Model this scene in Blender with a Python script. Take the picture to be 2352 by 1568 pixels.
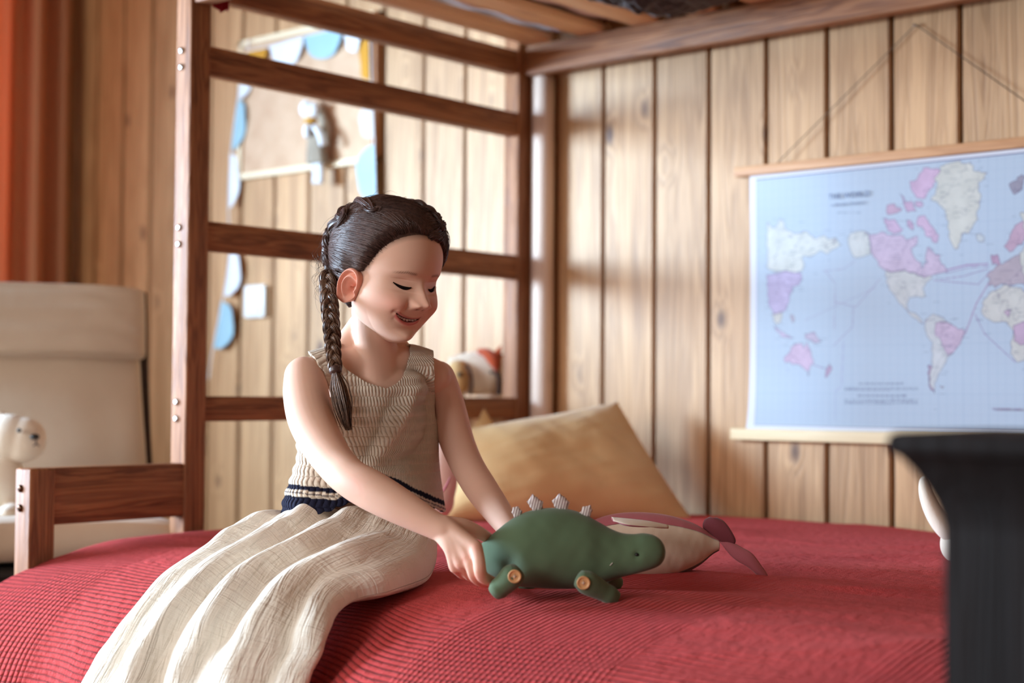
import bpy, bmesh, math, random
import numpy as np
from mathutils import Vector, Matrix
for o in list(bpy.data.objects): bpy.data.objects.remove(o)
random.seed(7); rng = np.random.default_rng(11)
SC = bpy.context.scene; COL = SC.collection; PI = math.pi

# ---------------------------------------------------------------- camera
F = 3538.0; CX, CY = 1176.0, 784.0
YAW, PIT, ROL = math.radians(41), math.radians(1.96), math.radians(0.4)
CAM = np.array([2.24, -2.598, 0.73])
_fh = np.array([-math.sin(YAW), math.cos(YAW), 0]); _r0 = np.array([math.cos(YAW), math.sin(YAW), 0]); _u0 = np.array([0, 0, 1.0])
FW = _fh*math.cos(PIT) + _u0*math.sin(PIT); _u1 = _u0*math.cos(PIT) - _fh*math.sin(PIT)
RT = _r0*math.cos(ROL) + _u1*math.sin(ROL); UP = _u1*math.cos(ROL) - _r0*math.sin(ROL)
cd = bpy.data.cameras.new('camera'); cam = bpy.data.objects.new('camera', cd); COL.objects.link(cam)
cam.matrix_world = Matrix(((RT[0], UP[0], -FW[0], CAM[0]), (RT[1], UP[1], -FW[1], CAM[1]), (RT[2], UP[2], -FW[2], CAM[2]), (0, 0, 0, 1)))
cd.sensor_width = 36; cd.lens = F/2352*36; cd.clip_start = .05
cd.dof.use_dof = True; cd.dof.focus_distance = 2.08; cd.dof.aperture_fstop = 2.7
SC.camera = cam
# measured points: a pixel of the photograph at a known distance or on a known plane gives a place in the room
def ray(px, py): return FW + RT*((px-CX)/F) - UP*((py-CY)/F)
def PD(px, py, d): return CAM + ray(px, py)*d
def PP(px, py, ax, v):
    q = ray(px, py); return CAM + q*((v-CAM[ax])/q[ax])

# ---------------------------------------------------------------- light
w = bpy.data.worlds.new('world'); SC.world = w; w.use_nodes = True
w.node_tree.nodes['Background'].inputs[0].default_value = (1.0, .94, .90, 1)
w.node_tree.nodes['Background'].inputs[1].default_value = .30
def area(name, loc, target, sx, sy, power, col):
    l = bpy.data.lights.new(name, 'AREA'); l.shape = 'RECTANGLE'; l.size = sx; l.size_y = sy; l.energy = power; l.color = col
    o = bpy.data.objects.new(name, l); COL.objects.link(o); o.location = loc
    o.rotation_euler = (Vector(target)-Vector(loc)).to_track_quat('-Z', 'Y').to_euler(); return o
_a = area('window_daylight', (-2.12, -2.4, 1.42), (-.46, .08, 1.15), 1.3, .66, 41, (.47, .73, 1.0)); _a.data.spread = math.radians(60)
_b = area('window_skylight', (-1.99, -2.45, 1.02), (.5, -1.45, .45), 1.4, .75, 84, (.64, .82, 1.0)); _b.data.spread = math.radians(100)
area('curtained_window_daylight', (-2.3, -.45, 1.5), (0, -.45, 1.3), .5, 1.2, 20, (1.0, .93, .85))
_d = area('girl_front_fill', (.35, -4.15, 1.5), (.80, -1.1, .72), 1.1, 1.3, 6, (1.0, .95, .92)); _d.data.spread = math.radians(60)  # added fill that brightens the girl from the unseen camera side; no doorway there
_c = area('room_fill', (-1.2, -4.15, 1.2), (-.95, -.2, 1.15), 1.8, 1.4, 17, (1.0, .93, .86)); _c.data.spread = math.radians(90)  # added warm fill from the open front of the room; no window there
SC.view_settings.view_transform = 'Standard'; SC.view_settings.look = 'None'
SC.view_settings.gamma = 1; SC.view_settings.use_curve_mapping = False; SC.view_settings.exposure = 0.0

# ---------------------------------------------------------------- helpers
def srgb(*c):
    c = [x/255 for x in c]
    return tuple([(x/12.92 if x <= .04045 else ((x+.055)/1.055)**2.4) for x in c] + [1.0])
class N:
    """tiny node helper"""
    def __init__(s, name, rough=.7, spec=.3):
        s.m = bpy.data.materials.new(name); s.m.use_nodes = True; s.t = s.m.node_tree; s.b = s.t.nodes['Principled BSDF']
        s.b.inputs['Roughness'].default_value = rough; s.b.inputs['Specular IOR Level'].default_value = spec
    def n(s, ty, **kw):
        nd = s.t.nodes.new(ty)
        for k, v in kw.items():
            if k.startswith('i_'):
                key = k[2:]; key = int(key) if key.isdigit() else key.replace('_', ' ')
                if hasattr(v, 'is_output') or isinstance(v, bpy.types.NodeSocket): s.t.links.new(v, nd.inputs[key])
                else: nd.inputs[key].default_value = v
            else: setattr(nd, k, v)
        return nd
    def math(s, op, a, b=None, c=None):
        nd = s.t.nodes.new('ShaderNodeMath'); nd.operation = op
        for i, v in enumerate((a, b, c)):
            if v is None: continue
            if isinstance(v, bpy.types.NodeSocket): s.t.links.new(v, nd.inputs[i])
            else: nd.inputs[i].default_value = v
        return nd.outputs[0]
    def vec(s, src='Object', scale=(1, 1, 1), loc=(0, 0, 0)):
        tc = s.n('ShaderNodeTexCoord'); mp = s.n('ShaderNodeMapping'); s.t.links.new(tc.outputs[src], mp.inputs[0])
        mp.inputs['Scale'].default_value = scale; mp.inputs['Location'].default_value = loc; return mp.outputs[0]
    def noise(s, v, scale=5, detail=3, rough=.5, dist=0, out=0):
        nd = s.n('ShaderNodeTexNoise'); s.t.links.new(v, nd.inputs['Vector'])
        nd.inputs['Scale'].default_value = scale; nd.inputs['Detail'].default_value = detail
        nd.inputs['Roughness'].default_value = rough; nd.inputs['Distortion'].default_value = dist; return nd.outputs[out]
    def ramp(s, fac, stops, interp='LINEAR'):
        nd = s.n('ShaderNodeValToRGB'); s.t.links.new(fac, nd.inputs[0]); cr = nd.color_ramp; cr.interpolation = interp
        while len(cr.elements) < len(stops): cr.elements.new(.5)
        for e, (p, c) in zip(cr.elements, stops): e.position = p; e.color = c
        return nd.outputs[0]
    def mix(s, f, a, b, mode='MIX'):
        nd = s.n('ShaderNodeMix', data_type='RGBA', blend_type=mode)
        for i, v in ((0, f), (6, a), (7, b)):
            if isinstance(v, bpy.types.NodeSocket): s.t.links.new(v, nd.inputs[i])
            else: nd.inputs[i].default_value = v
        return nd.outputs[2]
    def col(s, c):
        if isinstance(c, bpy.types.NodeSocket): s.t.links.new(c, s.b.inputs['Base Color'])
        else: s.b.inputs['Base Color'].default_value = c
    def bump(s, h, strength=.4, dist=.001, nrm=None):
        nd = s.n('ShaderNodeBump'); s.t.links.new(h, nd.inputs['Height']); nd.inputs['Strength'].default_value = strength
        nd.inputs['Distance'].default_value = dist
        if nrm is not None: s.t.links.new(nrm, nd.inputs['Normal'])
        s.t.links.new(nd.outputs[0], s.b.inputs['Normal']); return nd.outputs[0]

def mesh(name, verts, faces, mat, parent=None, smooth=True, uv=None, mats=None, fm=None, vcol=None):
    me = bpy.data.meshes.new(name)
    verts = np.asarray(verts, dtype=float)
    me.from_pydata([tuple(v) for v in verts], [], [tuple(int(i) for i in f) for f in faces])
    for m in (mats or [mat]): me.materials.append(m)
    if fm is not None: me.polygons.foreach_set('material_index', np.asarray(fm, dtype=np.int32))
    if smooth: me.polygons.foreach_set('use_smooth', np.ones(len(me.polygons), dtype=bool))
    if uv is not None:
        l = me.uv_layers.new(name='UVMap'); idx = np.zeros(len(me.loops), dtype=np.int32); me.loops.foreach_get('vertex_index', idx)
        l.data.foreach_set('uv', np.asarray(uv, dtype=np.float32)[idx].ravel())
    if vcol is not None:
        a = me.color_attributes.new('Col', 'FLOAT_COLOR', 'POINT'); a.data.foreach_set('color', np.asarray(vcol, dtype=np.float32).ravel())
    me.update()
    o = bpy.data.objects.new(name, me); COL.objects.link(o)
    if parent is not None: put(o, parent)
    return o
def put(o, parent):
    o.parent = parent
    if parent.type == 'EMPTY': o.matrix_parent_inverse = Matrix.Translation(-Vector(parent.location))
def thing(name, label, cat, loc=(0, 0, 0), group=None):
    o = bpy.data.objects.new(name, None); COL.objects.link(o); o.location = loc; o.empty_display_size = .02
    o['label'] = label; o['category'] = cat
    if group: o['group'] = group
    return o
def tag(o, label, cat, group=None, kind=None):
    o['label'] = label; o['category'] = cat
    if group: o['group'] = group
    if kind: o['kind'] = kind
    return o
def structure(o): o['kind'] = 'structure'; return o

def box(name, lo, hi, mat, parent=None, bev=.002, seg=2):
    bm = bmesh.new(); bmesh.ops.create_cube(bm, size=1)
    lo = Vector(lo); hi = Vector(hi)
    for v in bm.verts: v.co = Vector([(lo[i]+hi[i])/2 + v.co[i]*(hi[i]-lo[i]) for i in range(3)])
    if bev: bmesh.ops.bevel(bm, geom=bm.edges[:], offset=bev, segments=seg, affect='EDGES', profile=.5)
    return bmobj(name, bm, mat, parent)
def bmobj(name, bm, mat, parent=None, smooth=True):
    bmesh.ops.recalc_face_normals(bm, faces=bm.faces[:])
    me = bpy.data.meshes.new(name); bm.to_mesh(me); bm.free(); me.materials.append(mat)
    if smooth:
        me.polygons.foreach_set('use_smooth', np.ones(len(me.polygons), dtype=bool))
        try: me.set_sharp_from_angle(angle=math.radians(35))
        except Exception: pass
    o = bpy.data.objects.new(name, me); COL.objects.link(o)
    if parent is not None: put(o, parent)
    return o
def grid_faces(nu, nv, closed_u=False, closed_v=False):
    """vertex index = i*nv + j"""
    i = np.arange(nu if closed_u else nu-1); j = np.arange(nv if closed_v else nv-1)
    I, J = np.meshgrid(i, j, indexing='ij'); I2 = (I+1) % nu; J2 = (J+1) % nv
    return np.stack([I*nv+J, I*nv+J2, I2*nv+J2, I2*nv+J], -1).reshape(-1, 4)
def crom(P, n):
    """Catmull-Rom resample, n points, through the rows of P"""
    P = np.asarray(P, float); m = len(P)
    t = np.linspace(0, m-1, n); i = np.clip(np.floor(t).astype(int), 0, m-2); f = (t-i)[:, None]
    g = lambda k: P[np.clip(k, 0, m-1)]
    p0, p1, p2, p3 = g(i-1), g(i), g(i+1), g(i+2)
    p0 = np.where((i == 0)[:, None], 2*p1-p2, p0); p3 = np.where((i == m-2)[:, None], 2*p2-p1, p3)
    return .5*((2*p1)+(-p0+p2)*f+(2*p0-5*p1+4*p2-p3)*f**2+(-p0+3*p1-3*p2+p3)*f**3)
def frames(P, ref=(0, 0, 1)):
    T = np.gradient(P, axis=0); T /= np.linalg.norm(T, axis=1)[:, None]+1e-12
    A = np.zeros_like(P); r = np.array(ref, float)
    a = r-T[0]*(r@T[0])
    if np.linalg.norm(a) < 1e-3: a = np.array([1., 0, 0])-T[0]*T[0][0]
    a /= np.linalg.norm(a); A[0] = a
    for k in range(1, len(P)):
        a = A[k-1]-T[k]*(A[k-1]@T[k]); A[k] = a/(np.linalg.norm(a)+1e-12)
    return T, A, np.cross(T, A)
def tube_data(P, R, seg=12, n=None, ref=(0, 0, 1), flat=1.0, cap=True):
    P = np.asarray(P, float); R = np.broadcast_to(np.asarray(R, float), (len(P),)).astype(float)
    if n: Q = crom(np.c_[P, R], n); P, R = Q[:, :3], np.maximum(Q[:, 3], 1e-5)
    T, A, B = frames(P, ref); th = np.linspace(0, 2*PI, seg, endpoint=False)
    V = P[:, None]+R[:, None, None]*(np.cos(th)[None, :, None]*A[:, None]+flat*np.sin(th)[None, :, None]*B[:, None])
    V = V.reshape(-1, 3); Fc = [list(f[::-1]) for f in grid_faces(len(P), seg, closed_v=True)]
    if cap:
        k = len(V); V = np.vstack([V, P[0]-T[0]*R[0]*.35, P[-1]+T[-1]*R[-1]*.35])
        for j in range(seg):
            Fc.append([k, (j+1) % seg, j][::-1]); Fc.append([k+1, (len(P)-1)*seg+j, (len(P)-1)*seg+(j+1) % seg][::-1])
    return V, Fc
def join_data(L):
    V = []; Fc = []; o = 0
    for v, f in L:
        V.append(np.asarray(v)); Fc += [[i+o for i in q] for q in f]; o += len(v)
    return np.vstack(V), Fc
def tube(name, P, R, mat, parent=None, **kw):
    v, f = tube_data(P, R, **kw); return mesh(name, v, f, mat, parent)
def ellipsoid_data(c, rad, rot=None, nu=24, nv=32):
    u = np.linspace(0, PI, nu); v = np.linspace(0, 2*PI, nv, endpoint=False); U, W = np.meshgrid(u, v, indexing='ij')
    D = np.stack([np.sin(U)*np.cos(W), np.sin(U)*np.sin(W), np.cos(U)], -1).reshape(-1, 3)*np.array(rad)
    if rot is not None: D = D@np.array(rot).T
    return D+np.array(c), [list(f) for f in grid_faces(nu, nv, closed_v=True)]
def superloft(name, rings, mat, parent=None, cap=True, **kw):
    """rings: (n, m, 3) closed rings"""
    rings = np.asarray(rings); n, m, _ = rings.shape
    V = rings.reshape(-1, 3); Fc = [list(f) for f in grid_faces(n, m, closed_v=True)]
    if cap:
        k = len(V); V = np.vstack([V, rings[0].mean(0), rings[-1].mean(0)])
        for j in range(m): Fc.append([k, (j+1) % m, j]); Fc.append([k+1, (n-1)*m+j, (n-1)*m+(j+1) % m])
    return mesh(name, V, Fc, mat, parent, **kw)
def fnoise(x, y, seed=0, oct=3):
    """smooth pseudo noise made of sines, ~[-1,1]"""
    r = np.random.default_rng(seed); s = 0; a = 1; tot = 0
    for k in range(oct):
        for q in range(4):
            an = r.uniform(0, PI*2); ph = r.uniform(0, PI*2); fr = (1.0+.6*r.random())*2**k
            s = s+a*np.sin((x*np.cos(an)+y*np.sin(an))*fr+ph)
        tot += a*2.2; a *= .5
    return s/tot
RM = np.stack([RT, FW, UP], 1)
def blend(parts, vox, smooth=6, fac=.6):
    v, f = join_data(parts); me = bpy.data.meshes.new('tmp'); me.from_pydata([tuple(p) for p in v], [], f)
    o = bpy.data.objects.new('tmp', me); COL.objects.link(o)
    r = o.modifiers.new('r', 'REMESH'); r.mode = 'VOXEL'; r.voxel_size = vox
    if smooth:
        s_ = o.modifiers.new('s', 'SMOOTH'); s_.iterations = smooth; s_.factor = fac
    dg = bpy.context.evaluated_depsgraph_get(); m2 = bpy.data.meshes.new_from_object(o.evaluated_get(dg)); bpy.data.objects.remove(o)
    n = len(m2.vertices); vv = np.zeros(n*3); m2.vertices.foreach_get('co', vv)
    ff = [tuple(p.vertices) for p in m2.polygons]; bpy.data.meshes.remove(m2); return vv.reshape(-1, 3), ff
# ---------------------------------------------------------------- materials
def wood(name, light, dark, axis='Z', scale=1.0, knots=.5, boards=None, rough=.55, contrast=1.0, bump=.25, seed=0., knotcol=None):
    k = N(name, rough, .35); g = {'X': (1.1, 26, 26), 'Y': (26, 1.1, 26), 'Z': (26, 26, 1.1)}[axis]
    tc = k.n('ShaderNodeTexCoord'); sep = k.n('ShaderNodeSeparateXYZ'); k.t.links.new(tc.outputs['Object'], sep.inputs[0])
    off = 0.0
    ax = {'X': 0, 'Y': 1, 'Z': 2}[axis]
    comb = k.n('ShaderNodeCombineXYZ'); rnd = None
    for i in range(3): k.t.links.new(sep.outputs[i], comb.inputs[i])
    if boards:
        b0, bw = boards; cell = k.math('FLOOR', k.math('DIVIDE', k.math('SUBTRACT', sep.outputs[0], b0), bw))
        wn = k.n('ShaderNodeTexWhiteNoise', noise_dimensions='1D'); k.t.links.new(cell, wn.inputs['W']); rnd = wn.outputs['Value']
        k.t.links.new(k.math('MULTIPLY_ADD', rnd, 9.0, sep.outputs[ax]), comb.inputs[ax])
        k.t.links.new(k.math('MULTIPLY_ADD', rnd, 3.0, sep.outputs[1]), comb.inputs[1])
    mp = k.n('ShaderNodeMapping'); k.t.links.new(comb.outputs[0], mp.inputs[0]); mp.inputs['Scale'].default_value = [q*scale for q in g]
    mp.inputs['Location'].default_value = (seed, seed*1.7, seed*.6)
    # knots bend the grain
    km = k.n('ShaderNodeMapping'); k.t.links.new(comb.outputs[0], km.inputs[0])
    km.inputs['Scale'].default_value = {'X': (3.0, 9, 9), 'Y': (9, 3.0, 9), 'Z': (9.0, 9.0, 4.6)}[axis]
    vo = k.n('ShaderNodeTexVoronoi', feature='F1'); k.t.links.new(km.outputs[0], vo.inputs['Vector']); vo.inputs['Scale'].default_value = 1
    kd = k.n('ShaderNodeMapRange', i_From_Min=.0, i_From_Max=.30, i_To_Min=1.0, i_To_Max=0.0, interpolation_type='SMOOTHSTEP'); k.t.links.new(vo.outputs['Distance'], kd.inputs[0])
    n1 = k.noise(mp.outputs[0], 1.0, 5, .55, .6)
    wv = k.math('SINE', k.math('MULTIPLY', k.math('ADD', n1, k.math('MULTIPLY', kd.outputs[0], .35*knots)), 46.0))
    fine = k.noise(mp.outputs[0], 7.0, 3, .6)
    f = k.math('ADD', k.math('MULTIPLY', wv, .16*contrast), k.math('ADD', k.math('MULTIPLY', n1, .8), k.math('MULTIPLY', fine, .35)))
    c = k.ramp(f, [(.22, dark), (.95, light)])
    if rnd is not None:
        hs = k.n('ShaderNodeHueSaturation'); k.t.links.new(c, hs.inputs['Color'])
        k.t.links.new(k.math('MULTIPLY_ADD', rnd, .22, .89), hs.inputs['Value']); c = hs.outputs[0]
    kc = k.n('ShaderNodeMapRange', i_From_Min=.05, i_From_Max=.16, i_To_Min=min(1, knots*1.2), i_To_Max=0.0, interpolation_type='SMOOTHSTEP'); k.t.links.new(vo.outputs['Distance'], kc.inputs[0])
    sel = k.n('ShaderNodeSeparateColor'); k.t.links.new(vo.outputs['Color'], sel.inputs[0])
    kf = k.math('MULTIPLY', kc.outputs[0], k.math('GREATER_THAN', sel.outputs[0], .30))
    c = k.mix(kf, c, knotcol or tuple([dark[0]*.35, dark[1]*.3, dark[2]*.3, 1]))
    k.col(c); k.bump(k.math('ADD', wv, fine), bump, .0006)
    return k.m
WALL_L, WALL_D = srgb(204, 160, 114), srgb(152, 110, 70)
m_wall = wood('pine_wall_boards', WALL_L, WALL_D, 'Z', 1.0, .8, boards=(-6.0565, .1385), rough=.5, knotcol=srgb(92, 60, 42))
m_gap = wood('wall_gap_shadow_wood', srgb(70, 45, 28), srgb(45, 28, 18), 'Z')
BED_L, BED_D = srgb(172, 116, 74), srgb(104, 60, 34)
m_bedZ = wood('stained_pine_upright', BED_L, BED_D, 'Z', 1.5, .5, contrast=1.2, bump=.5)
m_bedY = wood('stained_pine_rail', BED_L, BED_D, 'Y', 1.5, .35, contrast=1.3, bump=.5, seed=2.3)
m_bedX = wood('stained_pine_side', BED_L, BED_D, 'X', 1.5, .7, contrast=1.3, bump=.5, seed=5.1)
m_pale = wood('pale_pine', srgb(250, 220, 176), srgb(232, 188, 138), 'Y', 1.2, .2, contrast=.7, seed=1.1)
m_batten = wood('light_oak_batten', srgb(205, 155, 110), srgb(165, 112, 72), 'X', 1.6, .1, contrast=.8, seed=3.1)
m_batten2 = wood('pale_maple_batten', srgb(228, 204, 165), srgb(205, 175, 130), 'X', 1.6, .0, contrast=.5, seed=3.9)
m_dark = wood('dark_walnut', srgb(34, 21, 18), srgb(18, 11, 10), 'Z', 1.0, .1, rough=.7, contrast=.6)
m_floor = wood('floor_boards', srgb(150, 105, 70), srgb(105, 68, 42), 'Y', 1.0, .3)
m_darkwood = wood('dark_bentwood', srgb(62, 40, 28), srgb(34, 21, 15), 'Z', 1, .0, rough=.4)
m_cream_wood = wood('bleached_frame_wood', srgb(240, 222, 190), srgb(222, 198, 160), 'X', 1, 0, contrast=.3)

def cloth(name, c, c2=None, weave=900, bump=.35, rough=.9, src='Object', mottle=6, dist=.0006):
    k = N(name, rough, .15); v = k.vec(src)
    n1 = k.noise(v, mottle, 4, .55); k.col(k.ramp(n1, [(.3, c2 or tuple([x*.86 for x in c[:3]]+[1])), (.7, c)]))
    wv = k.n('ShaderNodeTexNoise'); k.t.links.new(v, wv.inputs['Vector']); wv.inputs['Scale'].default_value = weave; wv.inputs['Detail'].default_value = 2
    big = k.noise(v, mottle*5, 4, .6)
    k.bump(k.math('ADD', wv.outputs[0], k.math('MULTIPLY', big, 3.0)), bump, dist)
    k.b.inputs['Sheen Weight'].default_value = .25; k.b.inputs['Sheen Roughness'].default_value = .5
    return k.m
m_green = cloth('green_cotton', srgb(96, 118, 90), srgb(86, 108, 82), 1400, .25)
m_cream = cloth('cream_linen', srgb(232, 216, 196), srgb(222, 204, 182), 900, .25)
m_rose = cloth('rose_pink_linen', srgb(190, 112, 122), srgb(176, 98, 108), 900, .25)
m_maroon = cloth('dark_plum_linen', srgb(120, 58, 66), srgb(105, 48, 56), 900, .25)
m_mustard = cloth('mustard_linen', srgb(216, 180, 130), srgb(206, 166, 114), 700, .35, mottle=9)
m_beige = cloth('beige_canvas', srgb(208, 190, 168), srgb(196, 176, 154), 600, .4, mottle=5)
m_plush = cloth('cream_plush', srgb(238, 226, 210), srgb(228, 212, 192), 300, .6)
m_mattress = cloth('pinkish_mattress_ticking', srgb(232, 214, 206), srgb(218, 198, 192), 300, .4)
m_felt_blue = cloth('blue_felt', srgb(160, 190, 200), srgb(148, 180, 192), 500, .4)
m_felt_white = cloth('white_felt', srgb(226, 228, 230), srgb(214, 216, 220), 500, .4)
m_felt_ochre = cloth('ochre_felt', srgb(196, 140, 48), srgb(184, 128, 40), 500, .4)
m_felt_grey = cloth('warm_grey_felt', srgb(196, 184, 174), srgb(184, 172, 162), 500, .4)
m_cork = cloth('cork', srgb(206, 172, 142), srgb(192, 156, 126), 260, .6, mottle=20)
m_redcloth = cloth('crimson_cloth', srgb(150, 28, 40), srgb(120, 20, 32), 400, .4)
m_darkcloth = cloth('charcoal_mesh_cloth', srgb(74, 62, 62), srgb(44, 36, 38), 300, .5)
m_rust = cloth('rust_felt', srgb(170, 70, 34), srgb(140, 52, 24), 400, .4)
m_taupe = cloth('taupe_knit', srgb(160, 146, 128), srgb(130, 116, 100), 400, .4)
m_brown = cloth('brown_yarn', srgb(70, 46, 34), srgb(54, 34, 26), 400, .4)
def plain(name, c, rough=.5, metal=0, spec=.5):
    k = N(name, rough, spec); k.b.inputs['Metallic'].default_value = metal
    n1 = k.noise(k.vec(), 60, 2); k.col(k.ramp(n1, [(.3, tuple([x*.94 for x in c[:3]]+[1])), (.7, c)])); return k.m
m_steel = plain('steel', srgb(190, 190, 190), .25, 1)
m_bronze = plain('dark_bronze', srgb(84, 60, 46), .25, 1)
m_black = plain('black_thread', srgb(18, 18, 20), .4)
m_white = plain('white_plastic', srgb(226, 226, 220), .4)
m_thread = plain('white_thread', srgb(230, 222, 212), .8)
m_string = plain('brown_cord', srgb(92, 74, 56), .8)
m_button = plain('honey_wood_button', srgb(226, 176, 122), .45)
m_hole = plain('dark_hole', srgb(60, 24, 16), .8)
def striped():
    k = N('striped_ticking', .9, .1); tc = k.n('ShaderNodeTexCoord'); sep = k.n('ShaderNodeSeparateXYZ'); k.t.links.new(tc.outputs['UV'], sep.inputs[0])
    s = k.math('SINE', k.math('MULTIPLY', sep.outputs[0], 2*PI)); k.col(k.ramp(s, [(.62, srgb(232, 226, 224)), (.74, srgb(128, 88, 96))])); return k.m
m_stripe = striped()
def curtain_mat():
    k = N('orange_curtain', .9, .1); n1 = k.noise(k.vec('Object', (30, 30, 2)), 1, 3)
    k.col(k.ramp(n1, [(.3, srgb(226, 182, 142)), (.7, srgb(236, 196, 156))]))
    tr = k.n('ShaderNodeBsdfTranslucent', i_Color=srgb(240, 140, 76)); mx = k.n('ShaderNodeMixShader', i_0=.45)
    k.t.links.new(k.b.outputs[0], mx.inputs[1]); k.t.links.new(tr.outputs[0], mx.inputs[2])
    k.t.links.new(mx.outputs[0], k.t.nodes['Material Output'].inputs[0]); return k.m
m_curtain = curtain_mat()
def glass_mat():
    k = N('window_glass', .02, .5); g = k.n('ShaderNodeBsdfTransparent', i_Color=(.97, .98, 1, 1)); gl = k.n('ShaderNodeBsdfGlossy', i_Roughness=.02)
    mx = k.n('ShaderNodeMixShader', i_0=.05); k.t.links.new(g.outputs[0], mx.inputs[1]); k.t.links.new(gl.outputs[0], mx.inputs[2])
    k.t.links.new(mx.outputs[0], k.t.nodes['Material Output'].inputs[0]); return k.m
m_glass = glass_mat()
def vc_mat(name, rough=.6, spec=.2, sss=0):
    k = N(name, rough, spec); a = k.n('ShaderNodeVertexColor', layer_name='Col'); k.col(a.outputs[0])
    if sss:
        k.b.inputs['Subsurface Weight'].default_value = sss; k.b.inputs['Subsurface Radius'].default_value = (1.0, .35, .2); k.b.inputs['Subsurface Scale'].default_value = .006
    return k
m_print = vc_mat('printed_paper', .55, .2).m
def blanket_mat():
    k = N('red_woven_bedspread', .9, .15); tc = k.n('ShaderNodeTexCoord'); sep = k.n('ShaderNodeSeparateXYZ'); k.t.links.new(tc.outputs['UV'], sep.inputs[0])
    u, v = sep.outputs[0], sep.outputs[1]
    wob = k.noise(tc.outputs['UV'], 6, 3); wob2 = k.noise(tc.outputs['UV'], 60, 3)
    fine = k.noise(tc.outputs['UV'], 700, 2)
    uu = k.math('MULTIPLY_ADD', wob, .012, u); vv = k.math('MULTIPLY_ADD', wob, .012, v)
    # ribs running across the bed (constant u) and along it (constant v); both swap in bands
    ru = k.math('POWER', k.math('ABSOLUTE', k.math('SINE', k.math('MULTIPLY', uu, PI/.0085))), .6)
    rv = k.math('POWER', k.math('ABSOLUTE', k.math('SINE', k.math('MULTIPLY', vv, PI/.0085))), .6)
    bu = k.n('ShaderNodeMapRange', i_From_Min=-.15, i_From_Max=.15); k.t.links.new(k.math('SINE', k.math('MULTIPLY_ADD', u, 2*PI/.53, .86)), bu.inputs[0])
    bv = k.n('ShaderNodeMapRange', i_From_Min=1.20, i_From_Max=1.28); k.t.links.new(v, bv.inputs[0])
    be = k.n('ShaderNodeMapRange', i_From_Min=.90, i_From_Max=1.20); k.t.links.new(v, be.inputs[0])
    h = k.math('ADD', k.math('MULTIPLY', ru, k.math('MULTIPLY_ADD', k.math('MULTIPLY', bu.outputs[0], be.outputs[0]), .92, .06)), k.math('MULTIPLY', rv, k.math('MULTIPLY_ADD', bv.outputs[0], .8, .06)))
    h2 = k.math('ADD', h, k.math('ADD', k.math('MULTIPLY', wob2, 1.2), k.math('MULTIPLY', fine, .35)))
    k.col(k.ramp(k.noise(tc.outputs['UV'], 4, 4), [(.3, srgb(200, 66, 68)), (.7, srgb(212, 78, 76))]))
    k.bump(h2, 1.0, .0060); k.b.inputs['Sheen Weight'].default_value = .10; k.b.inputs['Sheen Tint'].default_value = (1, .6, .6, 1)
    return k.m
m_blanket = blanket_mat()
# ---------------------------------------------------------------- the room
YW = .08; XL = -1.93; ZC = 2.45; PITCH = .1385; G0 = .0365
# back wall: vertical boards with dark grooves, one piece
bm = bmesh.new()
x = G0-14*PITCH
while x < 2.9:
    a, b = max(x+.004, XL), x+PITCH-.004
    if b > XL+.01:
        r = bmesh.ops.create_cube(bm, size=1)['verts']
        for v in r: v.co = Vector(((a+b)/2+v.co.x*(b-a), YW+.01+v.co.y*.02, ZC/2+v.co.z*ZC))
        ed = [e for e in bm.edges if e.verts[0] in r and abs(e.verts[0].co.y-YW) < 1e-4 and abs(e.verts[1].co.y-YW) < 1e-4 and abs(e.verts[0].co.z-e.verts[1].co.z) > 1]
        bmesh.ops.bevel(bm, geom=ed, offset=.003, segments=2, affect='EDGES')
    x += PITCH
wb = structure(bmobj('wall_back', bm, m_wall))
g = box('groove_backing', (XL, YW+.016, 0), (2.9, YW+.06, ZC), m_gap, wb, 0)
structure(box('floor', (XL-.1, -4.2, -.04), (3.4, YW+.06, 0), m_floor, None, 0))
structure(box('ceiling', (XL-.1, -4.2, ZC), (3.4, YW+.06, ZC+.04), m_wall, None, 0))
# left wall with a window that faces the bed
m_wallL = wood('pine_side_wall', WALL_L, WALL_D, 'Z', 1.0, .5, seed=4)
bm = bmesh.new()
def bmbox(bm, lo, hi):
    for v in bmesh.ops.create_cube(bm, size=1)['verts']: v.co = Vector([(lo[i]+hi[i])/2+v.co[i]*(hi[i]-lo[i]) for i in range(3)])
WY0, WY1, WZ0, WZ1 = -3.20, -1.62, .60, 1.82; VY0, VY1, VZ0, VZ1 = -.74, -.19, .85, 2.15
bmbox(bm, (XL-.1, -4.2, 0), (XL, WY0, ZC)); bmbox(bm, (XL-.1, WY1, 0), (XL, VY0, ZC)); bmbox(bm, (XL-.1, VY1, 0), (XL, YW, ZC)); bmbox(bm, (XL-.1, VY0, 0), (XL, VY1, VZ0)); bmbox(bm, (XL-.1, VY0, VZ1), (XL, VY1, ZC))
bmbox(bm, (XL-.1, WY0, 0), (XL, WY1, WZ0)); bmbox(bm, (XL-.1, WY0, WZ1), (XL, WY1, ZC))
structure(bmobj('wall_left', bm, m_wallL, None, False))
bm = bmesh.new(); t = .035
for lo, hi in (((XL-.07, WY0, WZ0), (XL-.02, WY0+t, WZ1)), ((XL-.07, WY1-t, WZ0), (XL-.02, WY1, WZ1)), ((XL-.07, WY0, WZ0), (XL-.02, WY1, WZ0+t)), ((XL-.07, WY0, WZ1-t), (XL-.02, WY1, WZ1))): bmbox(bm, lo, hi)
wf = structure(bmobj('window_1', bm, m_cream_wood, None, False))
box('pane', (XL-.05, WY0+t, WZ0+t), (XL-.045, WY1-t, WZ1-t), m_glass, wf, 0)
bm = bmesh.new()
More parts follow.
